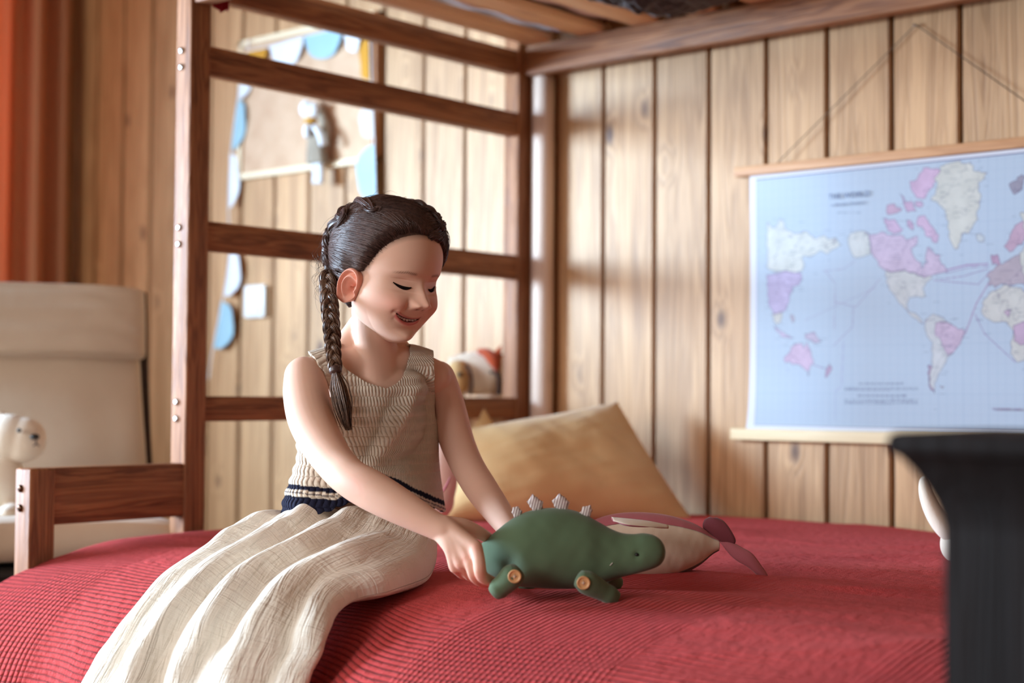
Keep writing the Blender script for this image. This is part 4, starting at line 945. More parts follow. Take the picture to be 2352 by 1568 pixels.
for q in range(700):
    mir = hr_.random() < .3; s = hr_.uniform(.3, .8)
    strands.append(strand(mir, s, hr_.normal(0, .02, (2, 3)), hr_.uniform(.00025, .0005), hr_.uniform(-.10, 0), hr_.uniform(.25, .6), lift=hr_.uniform(-.001, .001)))
PA = np.array([onhead(*p) for p in ((1004, 546), (990, 542), (972, 538), (954, 534), (936, 535), (916, 541))]); PB = np.array([onhead(*p) for p in ((838, 506), (832, 507), (826, 509), (820, 511), (812, 515), (802, 522))])
for q in range(1000):
    u = hr_.random()*4.99; i = int(u); f = u-i; t = np.linspace(0, hr_.uniform(.5, 1), 11)
    D = slerpish(PA[i]*(1-f)+PA[i+1]*f+hr_.normal(0, .012, 3), PB[i]*(1-f)+PB[i+1]*f+hr_.normal(0, .03, 3), t)
    strands.append(tube_data(hw(scalp_pt(D, hr_.uniform(-.0005, .0018)+np.interp(t, [0, .08, 1], [-.003, .0006, .0020]))), np.interp(t, [0, .12, .85, 1], [.25, 1, 1, .6])*hr_.uniform(.0005, .0010), seg=4, cap=False))
hairo = mesh('hair', *join_data([(capV, capF)]+strands), m_hair, body)
# three-strand braids
def braid(axis, n, width, depth, rad, turns, ref, seg=16, taper=None, lobes=0.0):
    A = crom(axis, n); T, U_, B_ = frames(A, ref); t = np.linspace(0, 1, n); out = []
    for k in range(3):
        phs = 2*PI*(t*turns+k/3); ox = np.sin(phs)*width; oz = np.sin(2*phs)*depth
        tp = np.ones(n) if taper is None else np.interp(t, *taper)
        P = A+B_*(ox*tp)[:, None]+U_*(oz*tp)[:, None]
        TT, AA, BB = frames(P, ref); th = np.linspace(0, 2*PI, seg, endpoint=False)
        rr = rad*tp*(1+.10*np.cos(2*phs)); rd = (1+.10*np.cos(th*5)[None]+.06*np.cos(th*9+k)[None])
        V = P[:, None]+(rr[:, None]*rd*np.cos(th)[None])[..., None]*AA[:, None]+(1.25*rr[:, None]*rd*np.sin(th)[None])[..., None]*BB[:, None]
        out.append((V.reshape(-1, 3), [list(f[::-1]) for f in grid_faces(n, seg, closed_v=True)]))
    return out
near_sp = [onhead(878, 496), onhead(858, 498), onhead(834, 506), onhead(808, 519), onhead(786, 536), onhead(768, 556), onhead(757, 582), onhead(752, 608), dirp(-.042, -.070, -.026), dirp(-.044, -.064, -.048)]
far_sp = [dirp(.030, .050, .076), dirp(.034, .044, .078), dirp(.036, .032, .080), dirp(.036, .008, .088), dirp(.034, -.020, .086), dirp(.034, -.045, .070), dirp(.036, -.066, .040), dirp(.040, -.074, .010), dirp(.042, -.070, -.026), dirp(.044, -.064, -.048)]
def fibre_braid(axis, n, width, depth, rad, turns, ref, taper=None, nf=18, lift=0):
    """three crossing strands, each a bundle of fine hairs round a core"""
    out = braid(axis, n, width, depth, rad*.9, turns, ref, taper=taper)
    A = crom(axis, n); T, U_, B_ = frames(A, ref); t = np.linspace(0, 1, n)
    tp = np.ones(n) if taper is None else np.interp(t, *taper)
    for k in range(3):
        phs = 2*PI*(t*turns+k/3); P0 = A+B_*(np.sin(phs)*width*tp)[:, None]+U_*(np.sin(2*phs)*depth*tp)[:, None]
        TT, AA, BB = frames(P0, ref)
        for q in range(nf):
            a = 2*PI*(q+hr_.random())/nf; tw = a+.5*np.sin(t*turns*5+q); r_ = rad*tp*hr_.uniform(.88, 1.06)
            P = P0+AA*(r_*np.cos(tw))[:, None]+BB*(1.2*r_*np.sin(tw))[:, None]
            out.append(tube_data(P, hr_.uniform(.0004, .0009), seg=4, cap=False))
    return out
for sp in (near_sp, far_sp):
    Dn = crom(sp, 60); Dn /= np.linalg.norm(Dn, axis=1)[:, None]; W = hw(scalp_pt(Dn, np.full(60, .0036)))
    refv = W[0]-(HO+HM@np.array([0, -.015, 0]))
    mesh('crown_braid', *join_data(fibre_braid(W, 240, .0072, .0030, .0056, 3.9, refv, ([0, .3, 1], [.3, .95, 1]))), m_hair, hairo)
axis_ = [PD(752, 628, 2.195), PD(754, 660, 2.172), PD(757, 700, 2.150), PD(760, 735, 2.130), PD(763, 775, 2.118), PD(766, 812, 2.108), PD(770, 850, 2.098)]
tocam = -FW
hb_ = mesh('hanging_braid', *join_data(fibre_braid(axis_, 340, .0056, .0036, .0046, 3.3, tocam, ([0, .3, .6, 1], [1.15, 1.15, 1.1, .9]), 22)), m_hair2, hairo)
mesh('hair_tie', *tube_data([PD(769, 842, 2.099), PD(770, 848, 2.098), PD(771, 856, 2.096)], [.0085, .0092, .0082], n=8, seg=20), m_hair, hb_)
L = []
for q in range(230):
    a = hr_.normal(0, 1, 2); b = hr_.normal(0, 1, 2); ln = hr_.uniform(.72, 1.05); s = np.linspace(0, 1, 12)
    base = crom([(771, 854, 2.096), (780, 900, 2.088), (790, 945, 2.082), (800, 988, 2.078)], 12)
    base = np.array([np.interp(s*ln if ln <= 1 else s, np.linspace(0, 1, 12), base[:, i]) for i in range(3)]).T
    sp = np.interp(s, [0, .25, .6, 1], [.35, .9, 1.0, .55])
    P = np.array([PD(base[i, 0]+sp[i]*(a[0]*8+b[0]*3*s[i]), base[i, 1], base[i, 2]-sp[i]*.0045*a[1]) for i in range(12)])
    L.append(tube_data(P, np.interp(s, [0, .8, 1], [1, .9, .2])*hr_.uniform(.0006, .0012), seg=5, cap=False))
mesh('braid_tail', *join_data(L), m_hair2, hb_)
# far braid hanging behind the left shoulder
axis2 = [hw((.044, -.068, -.050)), hw((.050, -.072, -.075)), hw((.056, -.078, -.11)), hw((.058, -.085, -.16))]
mesh('hanging_braid', *join_data(fibre_braid(axis2, 200, .0056, .0036, .0046, 2.4, tocam)), m_hair2, hairo)
# fly-away hairs
L = []
for q in range(120):
    s = hr_.random(); u = s*(len(GB)-1); i = min(int(u), len(GB)-2); f = u-i; D = (GB[i]*(1-f)+GB[i+1]*f)+hr_.normal(0, .12, 3); D = D/np.linalg.norm(D)
    if hairmask(headshape(D[None]))[0] < .004: continue
    p = scalp_pt(D[None], np.array([.001]))[0]; nrm = D; t = hr_.normal(0, 1, 3); t -= t@nrm*nrm; t /= np.linalg.norm(t); l = hr_.uniform(.012, .035)
    P = [p, p+t*l*.4+nrm*.005, p+t*l*.8+nrm*.008+np.array([0, 0, -.002]), p+t*l*1.2+nrm*.006+np.array([0, 0, -.007])]
    L.append(tube_data(hw(P), [.00016, .00016, .00013, .00006], n=10, seg=4, cap=False))
for q in range(60):
    x0 = hr_.uniform(724, 760); y0 = hr_.uniform(560, 660); l = hr_.uniform(20, 70)
    P = [PD(x0+8, y0, 2.20), PD(x0-hr_.uniform(0, 14), y0+l*.3, 2.195), PD(x0-hr_.uniform(-8, 14), y0+l*.7, 2.19), PD(x0+hr_.uniform(-4, 20), y0+l, 2.18)]
    L.append(tube_data(P, [.00018, .00018, .00014, .00006], n=10, seg=4, cap=False))
lh = mesh('loose_hairs', *join_data(L), m_hair2, hairo); lh['kind'] = 'stuff'
# ---------------------------------------------------------------- the girl: crochet top and muslin skirt
def clip_mesh(V, Fq, g):
    """keep the part of the mesh where g > 0, cut cleanly along g = 0"""
    V = list(map(tuple, V)); g = list(g); out = []; cache = {}
    def cut(a, b):
        k = (min(a, b), max(a, b))
        if k not in cache:
            t = g[a]/(g[a]-g[b]); V.append(tuple(V[a][i]+t*(V[b][i]-V[a][i]) for i in range(3))); g.append(0); cache[k] = len(V)-1
        return cache[k]
    for f in Fq:
        s = [g[i] > 0 for i in f]
        if all(s): out.append(list(f)); continue
        if not any(s): continue
        p = []
        for i in range(len(f)):
            a, b = f[i], f[(i+1) % len(f)]
            if g[a] > 0: p.append(a)
            if (g[a] > 0) != (g[b] > 0): p.append(cut(a, b))
        if len(p) >= 3: out.append(p)
    V = np.array(V); us = np.unique([i for f in out for i in f]); re = -np.ones(len(V), int); re[us] = np.arange(len(us))
    return V[us], [[int(re[i]) for i in f] for f in out]
rows = [(845, 712, 1000, 2.205, 54), (880, 690, 1002, 2.205, 62), (930, 682, 1002, 2.205, 70), (990, 682, 1005, 2.205, 72), (1050, 686, 1006, 2.21, 72), (1100, 671, 1010, 2.21, 82), (1150, 652, 1015, 2.215, 98), (1200, 637, 1021, 2.215, 114), (1240, 632, 1024, 2.215, 118)]
rg = []
for y_, xl, xr, d_0, dep in rows:
    cx_, rx = (xl+xr)/2, (xr-xl)/2; ring = []
    for a in np.linspace(0, 2*PI, 64, endpoint=False):
        c, s = math.cos(a), math.sin(a); u_x = rx*np.sign(c)*abs(c)**.85; dd = d_0+(dep*np.sign(s)*abs(s)**.8)*2.2/F+u_x/155*.035
        ring.append(PD(cx_+u_x, y_, dd))
    rg.append(ring)
rg = np.array(rg); rgv = np.vstack([rg.reshape(-1, 3), rg[0].mean(0), rg[-1].mean(0)]); rgf = [list(f[::-1]) for f in grid_faces(len(rows), 64, closed_v=True)]
for j in range(64): rgf.append([9*64, j, (j+1) % 64]); rgf.append([9*64+1, 8*64+(j+1) % 64, 8*64+j])
yk = chain([(716, 862, 2.158, 53), (760, 843, 2.175, 46), (815, 836, 2.195, 47), (880, 840, 2.205, 50), (940, 838, 2.22, 46), (990, 856, 2.233, 48)])
gv, gf = blend([(rgv, rgf)]+yk+blob(852, 965, 2.20, 124, 74, 112)+blob(862, 895, 2.195, 118, 60, 66), .0021, 5, .5)
px_, py_, pd_ = proj(gv); front = pd_ < (2.20+(px_-852)/155*.035)
armL_ = np.interp(py_, [770, 800, 829, 854, 895, 930, 965, 985, 1010], [700, 702, 727, 744, 757, 756, 735, 700, 640])
armR_ = np.interp(py_, [770, 797, 842, 895, 935, 960, 975, 990], [992, 994, 996, 998, 996, 998, 1010, 1060])
neckx = [775, 783, 797, 812, 845, 886, 912, 930, 941, 944]; necky = [785, 833, 848, 860, 879, 893, 881, 858, 825, 780]
nk = np.interp(px_, neckx, necky, left=600, right=600); nkb = np.interp(px_, [770, 790, 860, 930, 948], [600, 815, 828, 815, 600])
scal = 5*np.abs(np.sin(px_*.11))
hemy = np.interp(px_, [640, 690, 747, 787, 860, 940, 975, 1016], [1188, 1186, 1173, 1156, 1140, 1150, 1160, 1171])+scal
gg = np.minimum.reduce([px_-armL_, armR_-px_, py_-np.where(front, nk, nkb), hemy-py_])
cv, cf = clip_mesh(gv, gf, gg)
qx, qy, qd = proj(cv)
# wrinkle: a diagonal fold from the left armhole to the waist, and slack rows
tocen = cv-PD(852, 1000, 2.205); tocen[:, 2] = 0; tn = tocen/(np.linalg.norm(tocen, axis=1)[:, None]+1e-9)
ft = np.clip((2.215-qd)/.03, 0, 1)
dl_ = ((qx-985)*.80+(qy-905)*.60*.0); t_line = np.clip((qy-880)/200, 0, 1); fx = 962-112*t_line
disp = .011*np.exp(-((qx-fx)/16)**2)*np.sin(PI*np.clip(t_line, .02, .98))*ft-.008*np.exp(-((qx-fx+34)/20)**2)*np.sin(PI*np.clip(t_line, .02, .98))*ft
disp += .0022*fnoise(qx/42, qy/60, 12)*ft+.003*np.clip((qy-1080)/100, 0, 1)*np.sin(qx/26.)
disp += .0012*np.sin(2*PI*(qy+.00035*(qx-850)**2)/27)*ft
cv = cv+tn*disp[:, None]
_q = cv-PD(852, 1000, 2.205); ucoord = np.arctan2((_q@RT)/.098, (_q@-FW)/.050)*.104
vcoord = (cv-PD(852, 1000, 2.205))@UP+.0*ucoord
bend = .00055*((qx-860)/30)**2*0
UVc = np.stack([ucoord, vcoord-.010*((ucoord)/.07)**2*0], 1)
def crochet():
    k = N('crochet_cotton', .85, .15); tc = k.n('ShaderNodeTexCoord'); sep = k.n('ShaderNodeSeparateXYZ'); k.t.links.new(tc.outputs['UV'], sep.inputs[0])
    nz = k.noise(tc.outputs['UV'], 25, 2); u = k.math('MULTIPLY_ADD', nz, .002, sep.outputs[0]); v = k.math('MULTIPLY_ADD', nz, -.004, sep.outputs[1])
    row = k.math('DIVIDE', v, .0140); rf = k.math('FRACT', row); ri = k.math('FLOOR', row)
    ux = k.math('ADD', k.math('DIVIDE', u, .0050), k.math('MULTIPLY_ADD', k.math('MODULO', ri, 2.0), .5, k.math('MULTIPLY', rf, .30)))
    col_ = k.math('ABSOLUTE', k.math('SINE', k.math('MULTIPLY', ux, PI)))
    rowh = k.math('POWER', k.math('ABSOLUTE', k.math('SINE', k.math('MULTIPLY', rf, PI))), .5)
    tw = k.math('ABSOLUTE', k.math('SINE', k.math('MULTIPLY', k.math('ADD', k.math('MULTIPLY', ux, 1.0), k.math('MULTIPLY', rf, 2.2)), PI)))
    h = k.math('ADD', k.math('MULTIPLY', k.math('MULTIPLY', k.math('POWER', col_, .7), rowh), 1.0), k.math('MULTIPLY', tw, .10))
    fine = k.noise(tc.outputs['UV'], 1500, 2)
    h2 = k.math('ADD', h, k.math('MULTIPLY', fine, .2))
    a = k.n('ShaderNodeVertexColor', layer_name='Col'); k.col(a.outputs[0]); k.bump(h2, .95, .0036)
    return k.m
m_crochet = crochet()
# colours: cream, with the two navy bands and the navy scalloped hem
band = np.interp(qx, [640, 660, 720, 790, 860, 905, 940, 975, 1015], [1108, 1106, 1112, 1124, 1080, 1092, 1108, 1124, 1148])
band = np.interp(qx, [640, 660, 770, 800, 860, 910, 950, 1015], [1116, 1110, 1122, 1100, 1082, 1098, 1120, 1150])
navy = lin((34, 36, 58)); cc = np.ones((len(cv), 3))*lin((248, 236, 218)); r_ = qy-band
m1 = (r_ > 0) & (r_ < 12); m2 = (r_ > 26) & (r_ < 900); m3 = (r_ > 17) & (r_ < 20); cc[m1 | m2] = navy; cc[m3] = lin((120, 110, 110))
top_o = mesh('crochet_top', cv, cf, m_crochet, body, uv=UVc, vcol=np.c_[cc, np.ones(len(cc))])
sd = top_o.modifiers.new('t', 'SOLIDIFY'); sd.thickness = .0035; sd.offset = 0
# crochet binding along the neckline and armholes
for nm, pts in (('neck_binding', [(a, b) for a, b in zip(neckx, necky)]), ('armhole_binding', [(702, 802), (727, 829), (744, 854), (757, 895), (756, 930), (740, 962)]), ('armhole_binding', [(994, 797), (996, 842), (998, 895), (996, 935), (998, 962)])):
    pass

# skirt
K = [((715, 1165, 2.225), (960, 1150, 2.24)), ((668, 1190, 2.212), (992, 1176, 2.230)), ((612, 1216, 2.20), (1005, 1218, 2.205)), ((535, 1243, 2.17), (1000, 1272, 2.15)), ((472, 1288, 2.14), (985, 1322, 2.085)), ((424, 1336, 2.105), (900, 1354, 1.99)),
     ((352, 1376, 2.08), (806, 1380, 1.945)), ((286, 1440, 2.05), (762, 1438, 1.865)), ((240, 1505, 2.03), (736, 1500, 1.84)), ((197, 1568, 2.02), (712, 1568, 1.83)), ((160, 1650, 2.015), (690, 1650, 1.825)), ((130, 1760, 2.02), (670, 1760, 1.83)), ((110, 1900, 2.03), (650, 1900, 1.84))]
A_ = np.array([PD(*a) for a, b in K]); Bp = np.array([PD(*b) for a, b in K]); nK = 300
A_ = crom(A_, nK); Bp = crom(Bp, nK); T_ = np.gradient((A_+Bp)/2, axis=0); T_ /= np.linalg.norm(T_, axis=1)[:, None]
W_ = Bp-A_; Lw = np.linalg.norm(W_, axis=1); Wn = W_/Lw[:, None]; Nf = np.cross(Wn, T_); Nf /= np.linalg.norm(Nf, axis=1)[:, None]
if (Nf[150]@FW) > 0: Nf = -Nf
mS = 420; thS = np.linspace(0, 2*PI, mS, endpoint=False); t_ = np.linspace(0, 1, nK)
bulge = np.interp(t_, np.linspace(0, 1, 13), [.010, .018, .034, .058, .062, .055, .045, .036, .032, .030, .03, .03, .03])
backb = np.interp(t_, np.linspace(0, 1, 13), [.034, .046, .060, .045, .030, .020, .012, .010, .010, .010, .01, .01, .01])
VV = np.zeros((nK, mS, 3)); c, s = np.cos(thS), np.sin(thS)
w_ = (1-np.sign(c)*np.abs(c)**.9)/2                       # 0 at A side, 1 at B side
for k in range(nK):
    tt_ = t_[k]*12; fl = np.clip((tt_-1.4)/2.5, 0, 1)
    # folds: ridges that wander slowly across the width
    q = w_
    def ridge(c0, c1, wd, am, a0=1.5, a1=12.5, soft=1.2):
        on = np.clip((tt_-a0)/soft, 0, 1)*np.clip((a1-tt_)/soft, 0, 1); cen = c0+(c1-c0)*np.clip((tt_-1)/8, 0, 1); return am*on*np.exp(-((q-cen-.012*math.sin(tt_*1.7+c0*20))/wd)**2)
    f_ = ridge(.13, .10, .07, .008)-ridge(.24, .20, .05, .009)+ridge(.37, .30, .09, .014)-ridge(.50, .40, .045, .013)+ridge(.62, .50, .08, .013, 1.2, 9.5, 2.)-ridge(.74, .60, .05, .013, 2.4, 10, 2.)+ridge(.84, .74, .07, .012, 3.0, 12.5, 2.)-ridge(.93, .86, .035, .010, 4.2, 12.5, 2.)
    f_ = f_+ridge(.40, .30, .05, .009, 6.0, 9.5, 2.)-ridge(.20, .34, .045, .008, 5.4, 8.5, 2.)+ridge(.75, .62, .04, .008, 1.6, 4.5)-ridge(.30, .38, .03, .007, 1.3, 4.6)
    f_ = f_+(.0045*fnoise(q*7, np.full_like(q, tt_*.55), 41)+.0020*fnoise(q*24, np.full_like(q, tt_*1.3), 77))*fl+.0012*np.sin(q*80+3*np.sin(tt_))*np.clip(1.8-tt_, 0, 1)*2
    depth = np.where(s > 0, bulge[k]*np.abs(s)**.7, -backb[k]*np.abs(s)**.8)+np.where(s > 0, f_*np.abs(s)**.4, 0)
    edgew = (1+.012*math.sin(tt_*2.6)+.004*math.sin(tt_*6.3+1))
    VV[k] = A_[k]+W_[k]*(.5+(w_-.5)*edgew)[:, None]+Nf[k]*depth[:, None]
def muslin():
    k = N('cream_muslin', .85, .12); tc = k.n('ShaderNodeTexCoord'); sep = k.n('ShaderNodeSeparateXYZ'); k.t.links.new(tc.outputs['UV'], sep.inputs[0])
    mp = k.n('ShaderNodeMapping'); k.t.links.new(tc.outputs['UV'], mp.inputs[0]); mp.inputs['Scale'].default_value = (150, 16, 1)
    mp2 = k.n('ShaderNodeMapping'); k.t.links.new(tc.outputs['UV'], mp2.inputs[0]); mp2.inputs['Scale'].default_value = (14, 170, 1)
    n1 = k.noise(mp.outputs[0], 1, 3, .6, .8); n2 = k.noise(mp2.outputs[0], 1, 3, .6, .8); n3 = k.noise(tc.outputs['UV'], 40, 3)
    h = k.math('ADD', k.math('MULTIPLY', n1, 1.3), k.math('ADD', k.math('MULTIPLY', n2, .55), k.math('MULTIPLY', n3, .6)))
    k.col(k.ramp(n3, [(.3, srgb(242, 233, 217)), (.7, srgb(247, 240, 226))])); k.bump(h, .9, .0045); k.b.inputs['Sheen Weight'].default_value = .2
    return k.m
m_muslin = muslin()
Ls = np.cumsum(np.r_[0, np.linalg.norm(np.diff((A_+Bp)/2, axis=0), axis=1)])
UVs = np.stack([np.broadcast_to(w_*.30+np.where(s > 0, 0, .3), (nK, mS)), np.broadcast_to(Ls[:, None], (nK, mS))], -1).reshape(-1, 2)
sk = mesh('skirt', VV.reshape(-1, 3), grid_faces(nK, mS, closed_v=True), m_muslin, body, uv=UVs)
# ---------------------------------------------------------------- green stuffed dinosaur
def loft_px(sec, dd, ratio, n=70, m=48, twist=None):
    """sec: px, ytop, ybottom, depth ; rings stand across the toy's length"""
    S = crom(np.array(sec, float), n); rings = []
    for x_, yt, yb, d in S:
        c0 = PD(x_, (yt+yb)/2, d); h = max((yb-yt)/2, .4)*d/F
        rings.append([c0+UP*h*math.cos(a)+FW*h*ratio*math.sin(a) for a in np.linspace(0, 2*PI, m, endpoint=False)])
    return np.array(rings)
dn = thing('toy_dinosaur', 'green stuffed toy dinosaur with striped back spikes and wooden button legs', 'soft toy', tuple(PD(1320, 1352, 1.93)))
sec = [(1098, 1268, 1282, 1.955), (1101, 1256, 1292, 1.953), (1110, 1244, 1304, 1.95), (1122, 1234, 1318, 1.945), (1140, 1219, 1332, 1.94), (1165, 1199, 1341, 1.935), (1195, 1181, 1346, 1.93), (1230, 1170, 1349, 1.928), (1270, 1166, 1351, 1.926), (1310, 1170, 1351, 1.924), (1345, 1182, 1348, 1.92), (1378, 1200, 1341, 1.916), (1405, 1215, 1332, 1.91), (1430, 1224, 1324, 1.905), (1455, 1226, 1318, 1.90), (1478, 1224, 1312, 1.895), (1500, 1228, 1305, 1.892), (1516, 1238, 1297, 1.89), (1525, 1251, 1285, 1.889), (1528.5, 1264, 1272, 1.889)]
rg = loft_px(sec, 0, .80, 150, 90)
V = rg.reshape(-1, 3); qx, qy, qd = proj(V)
V = V+(.0012*fnoise(qx/24, qy/24, 6)[:, None]+.006*(-np.exp(-((qx-1172)/26)**2-((qy-1298)/26)**2))[:, None]*(qd < 1.93)[:, None])*(-FW)
V = V+(-.0030*np.exp(-((qx-1463)/9)**2-((qy-1273)/9)**2)*(qd < 1.9))[:, None]*(-FW)
dbody = superloft('body', V.reshape(rg.shape), m_green, dn)
tube('tail', [PD(1106, 1272, 1.955), PD(1085, 1280, 1.962), PD(1066, 1292, 1.975)], [.0165, .0115, .004], m_green, dn, n=14, seg=24)
dv, df = ellipsoid_data(PD(1463, 1273, 1.862), (.0027, .0027, .0022)); eye = mesh('eye', dv, df, m_black, dn)
def snap_to(body, px, py, off=0.0):
    """point where the view through (px, py) meets the mesh"""
    from mathutils.bvhtree import BVHTree
    key = body.name
    if key not in _bvh: _bvh[key] = BVHTree.FromPolygons([v.co.copy() for v in body.data.vertices], [tuple(p.vertices) for p in body.data.polygons])
    d = Vector(ray(px, py)).normalized(); hit = _bvh[key].ray_cast(Vector(CAM), d)[0]
    return np.array(hit)-FW*off
_bvh = {}
eye.location = Vector(snap_to(dbody, 1463, 1273, .0004)-PD(1463, 1273, 1.862))
tube('mouth_stitch', [snap_to(dbody, 1401, 1298, .0006), snap_to(dbody, 1407, 1292, .0006)], .0005, m_thread, dn, seg=6)
def leg(p0, p1, r0, r1, d0, d1, btn, foot=1.0):
    P = [PD(p0[0]+(p1[0]-p0[0])*t, p0[1]+(p1[1]-p0[1])*t, d0+(d1-d0)*t) for t in np.linspace(0, 1, 7)]
    R = np.array([r0*.82, r0*1.08, r0*1.08, (r0+r1)/2*1.10, r1*1.14, r1*1.12, r1*.84])*1.08*d0/F
    o = tube('leg', P, R, m_green, dn, n=30, seg=32, flat=1.0)
    if btn:
        c = np.array(btn_pos(o, *btn)); nrm = -FW; U_ = UP; R_ = RT; prof_ = [(0, .0012), (.0045, .0010), (.0056, .0012), (.0066, .0022), (.0076, .0024), (.0082, .0014), (.0080, -.0006)]
        V = []; 
        for r_, h_ in prof_:
            for a in np.linspace(0, 2*PI, 32, endpoint=False): V.append(c+(R_*math.cos(a)+U_*math.sin(a))*r_*1.0+nrm*h_)
        b = mesh('button', V, [list(f[::-1]) for f in grid_faces(len(prof_), 32, closed_v=True)], m_button, o)
        L = []; L2 = []
        for a in (PI/4, 3*PI/4, 5*PI/4, 7*PI/4):
            a += PI/4; q = c+(R_*math.cos(a)+U_*math.sin(a))*.0021+nrm*.0009; L.append(ellipsoid_data(q, (.0006, .0006, .0006), None, 8, 10)); L2.append((q+nrm*.0004))
        mesh('thread_hole', *join_data(L), m_hole, b)
        mesh('thread', *join_data([tube_data([L2[0], c+nrm*.0019, L2[2]], .00042, seg=6, n=8), tube_data([L2[1], c+nrm*.0021, L2[3]], .00042, seg=6, n=8)]), m_thread, b)
    return o
def btn_pos(o, px, py): return snap_to(o, px, py, -.0004)
l1 = leg((1190, 1311), (1135, 1362), 24, 20, 1.862, 1.872, (1182, 1323))
l2 = leg((1330, 1328), (1416, 1374), 23, 18, 1.858, 1.872, (1340, 1338)); 
leg((1215, 1335), (1200, 1352), 18, 14, 1.985, 1.99, None); leg((1395, 1318), (1420, 1345), 18, 15, 1.965, 1.975, None)
def spike(pts, d, th, rot=0):
    P = np.array(pts, float); c = P.mean(0); m = len(P); rings = []
    # dense outline through the corners
    seg = 10; out = np.array([P[i]*(1-t)+P[(i+1) % m]*t for i in range(m) for t in np.linspace(0, 1, seg, endpoint=False)])
    out = c+(out-c)*(.97+.03*np.cos(np.arange(len(out))/seg*2*PI)[:, None])
    lv = [(1.0, 0), (.93, .55), (.78, .85), (.5, 1.0), (.15, 1.05)]; V = []; UVv = []
    for sgn in (1, -1):
        for s, h in (lv if sgn > 0 else lv[1:]):
            for q in out:
                p = c+(q-c)*s; V.append(PD(p[0], p[1], d-sgn*h*th)); UVv.append(((p[0]+.25*(p[1]-c[1]))/6.2, p[1]/10))
    k = len(out); Fc = [list(f) for f in grid_faces(5, k, closed_v=True)]
    r2 = [0]+[5+i for i in range(4)]
    for i in range(4):
        a, b = r2[i], r2[i+1]
        for j in range(k): Fc.append([a*k+j, b*k+j, b*k+(j+1) % k, a*k+(j+1) % k])
    Fc.append([4*k+j for j in range(k)]); Fc.append([8*k+j for j in range(k)][::-1])
    return mesh('spike', V, Fc, m_stripe, dn, uv=UVv)
spike([(1178, 1164), (1190, 1162), (1200, 1174), (1196, 1188), (1182, 1190), (1175, 1176)], 1.930, .0035)
spike([(1223, 1133), (1233, 1141), (1248, 1152), (1247, 1166), (1244, 1174), (1226, 1175), (1217, 1164), (1210, 1152)], 1.926, .005)
spike([(1285, 1132), (1298, 1141), (1309, 1153), (1304, 1172), (1284, 1173), (1273, 1163), (1267, 1150)], 1.924, .005)
spike([(1338, 1163), (1357, 1159), (1361, 1172), (1356, 1186), (1346, 1192), (1331, 1178)], 1.918, .004)

# ---------------------------------------------------------------- pink and cream stuffed whale
wh = thing('toy_whale', 'cream and rose stuffed toy whale lying on the bed behind the green dinosaur', 'soft toy', tuple(PD(1500, 1328, 2.13)))
ws = [(1318, 1262, 1275, 2.16), (1322, 1242, 1298, 2.158), (1340, 1214, 1318, 2.155), (1370, 1194, 1326, 2.15), (1410, 1182, 1329, 2.145), (1455, 1178, 1330, 2.14), (1500, 1180, 1330, 2.135), (1540, 1186, 1324, 2.13), (1580, 1198, 1310, 2.125), (1610, 1212, 1293, 2.12), (1635, 1230, 1272, 2.115), (1652, 1240, 1262, 2.112)]
rg = loft_px(ws, 0, .82, 120, 96); th9 = np.linspace(0, 360, 96, endpoint=False)
V = rg.reshape(-1, 3); qx, qy, qd = proj(V); V = V+(.0010*fnoise(qx/14, qy/30, 16)[:, None])*(-FW); rg = V.reshape(rg.shape)
lat = ((th9+180) % 360)-180      # 0 = top, the camera side is negative
def wedge(name, a0, a1, mat, off=0):
    idx_ = [j for j in range(96) if a0 <= (th9[j] % 360) <= a1] if a0 >= 0 else [j for j in range(96) if lat[j] >= a0 and lat[j] <= a1]
    if a0 < 0: idx_.sort(key=lambda j: lat[j])
    sub = rg[:, idx_]; c = rg.mean(1)[:, None]; sub = sub+(sub-c)/np.linalg.norm(sub-c, axis=2, keepdims=True)*off
    return mesh(name, sub.reshape(-1, 3), grid_faces(120, len(idx_)), mat, wh)
superloft('body', rg, m_cream, wh)
wedge('back', -42, 42, m_rose, .0012); wedge('belly', 146, 214, m_maroon, .0012)
def leaf(name, pts_a, pts_b, th, mat, mat2=None, n=24, m=9, wav=.0):
    a = crom(np.array([PD(*p) for p in pts_a]), n); b = crom(np.array([PD(*p) for p in pts_b]), n); V = []
    for i in range(n):
        for j in range(m):
            t = j/(m-1); V.append(a[i]*(1-t)+b[i]*t-FW*(.004*math.sin(PI*t))+UP*wav*math.sin(i*.5+t*3))
    o = mesh(name, V, grid_faces(n, m), mat, wh); s_ = o.modifiers.new('t', 'SOLIDIFY'); s_.thickness = th; s_.offset = 0
    if mat2: o.data.materials.append(mat2); s_.material_offset = 1; s_.material_offset_rim = 1
    return o
leaf('fin', [(1404, 1189, 2.065), (1440, 1192, 2.055), (1490, 1198, 2.048), (1534, 1207, 2.046)], [(1410, 1197, 2.05), (1440, 1206, 2.035), (1490, 1210, 2.034), (1535, 1211, 2.045)], .003, m_cream, m_rose)
leaf('tail_fluke', [(1646, 1240, 2.115), (1628, 1224, 2.12), (1616, 1212, 2.125), (1619, 1196, 2.13), (1632, 1189, 2.13)], [(1686, 1252, 2.10), (1690, 1240, 2.10), (1680, 1220, 2.105), (1664, 1200, 2.115), (1646, 1191, 2.125)], .004, m_maroon, m_cream)
leaf('tail_fluke', [(1650, 1242, 2.112), (1668, 1262, 2.10), (1695, 1286, 2.09), (1725, 1306, 2.085), (1752, 1324, 2.085)], [(1690, 1252, 2.10), (1716, 1264, 2.09), (1736, 1284, 2.085), (1752, 1304, 2.083), (1761, 1325, 2.084)], .004, m_cream, m_rose, wav=.0012)

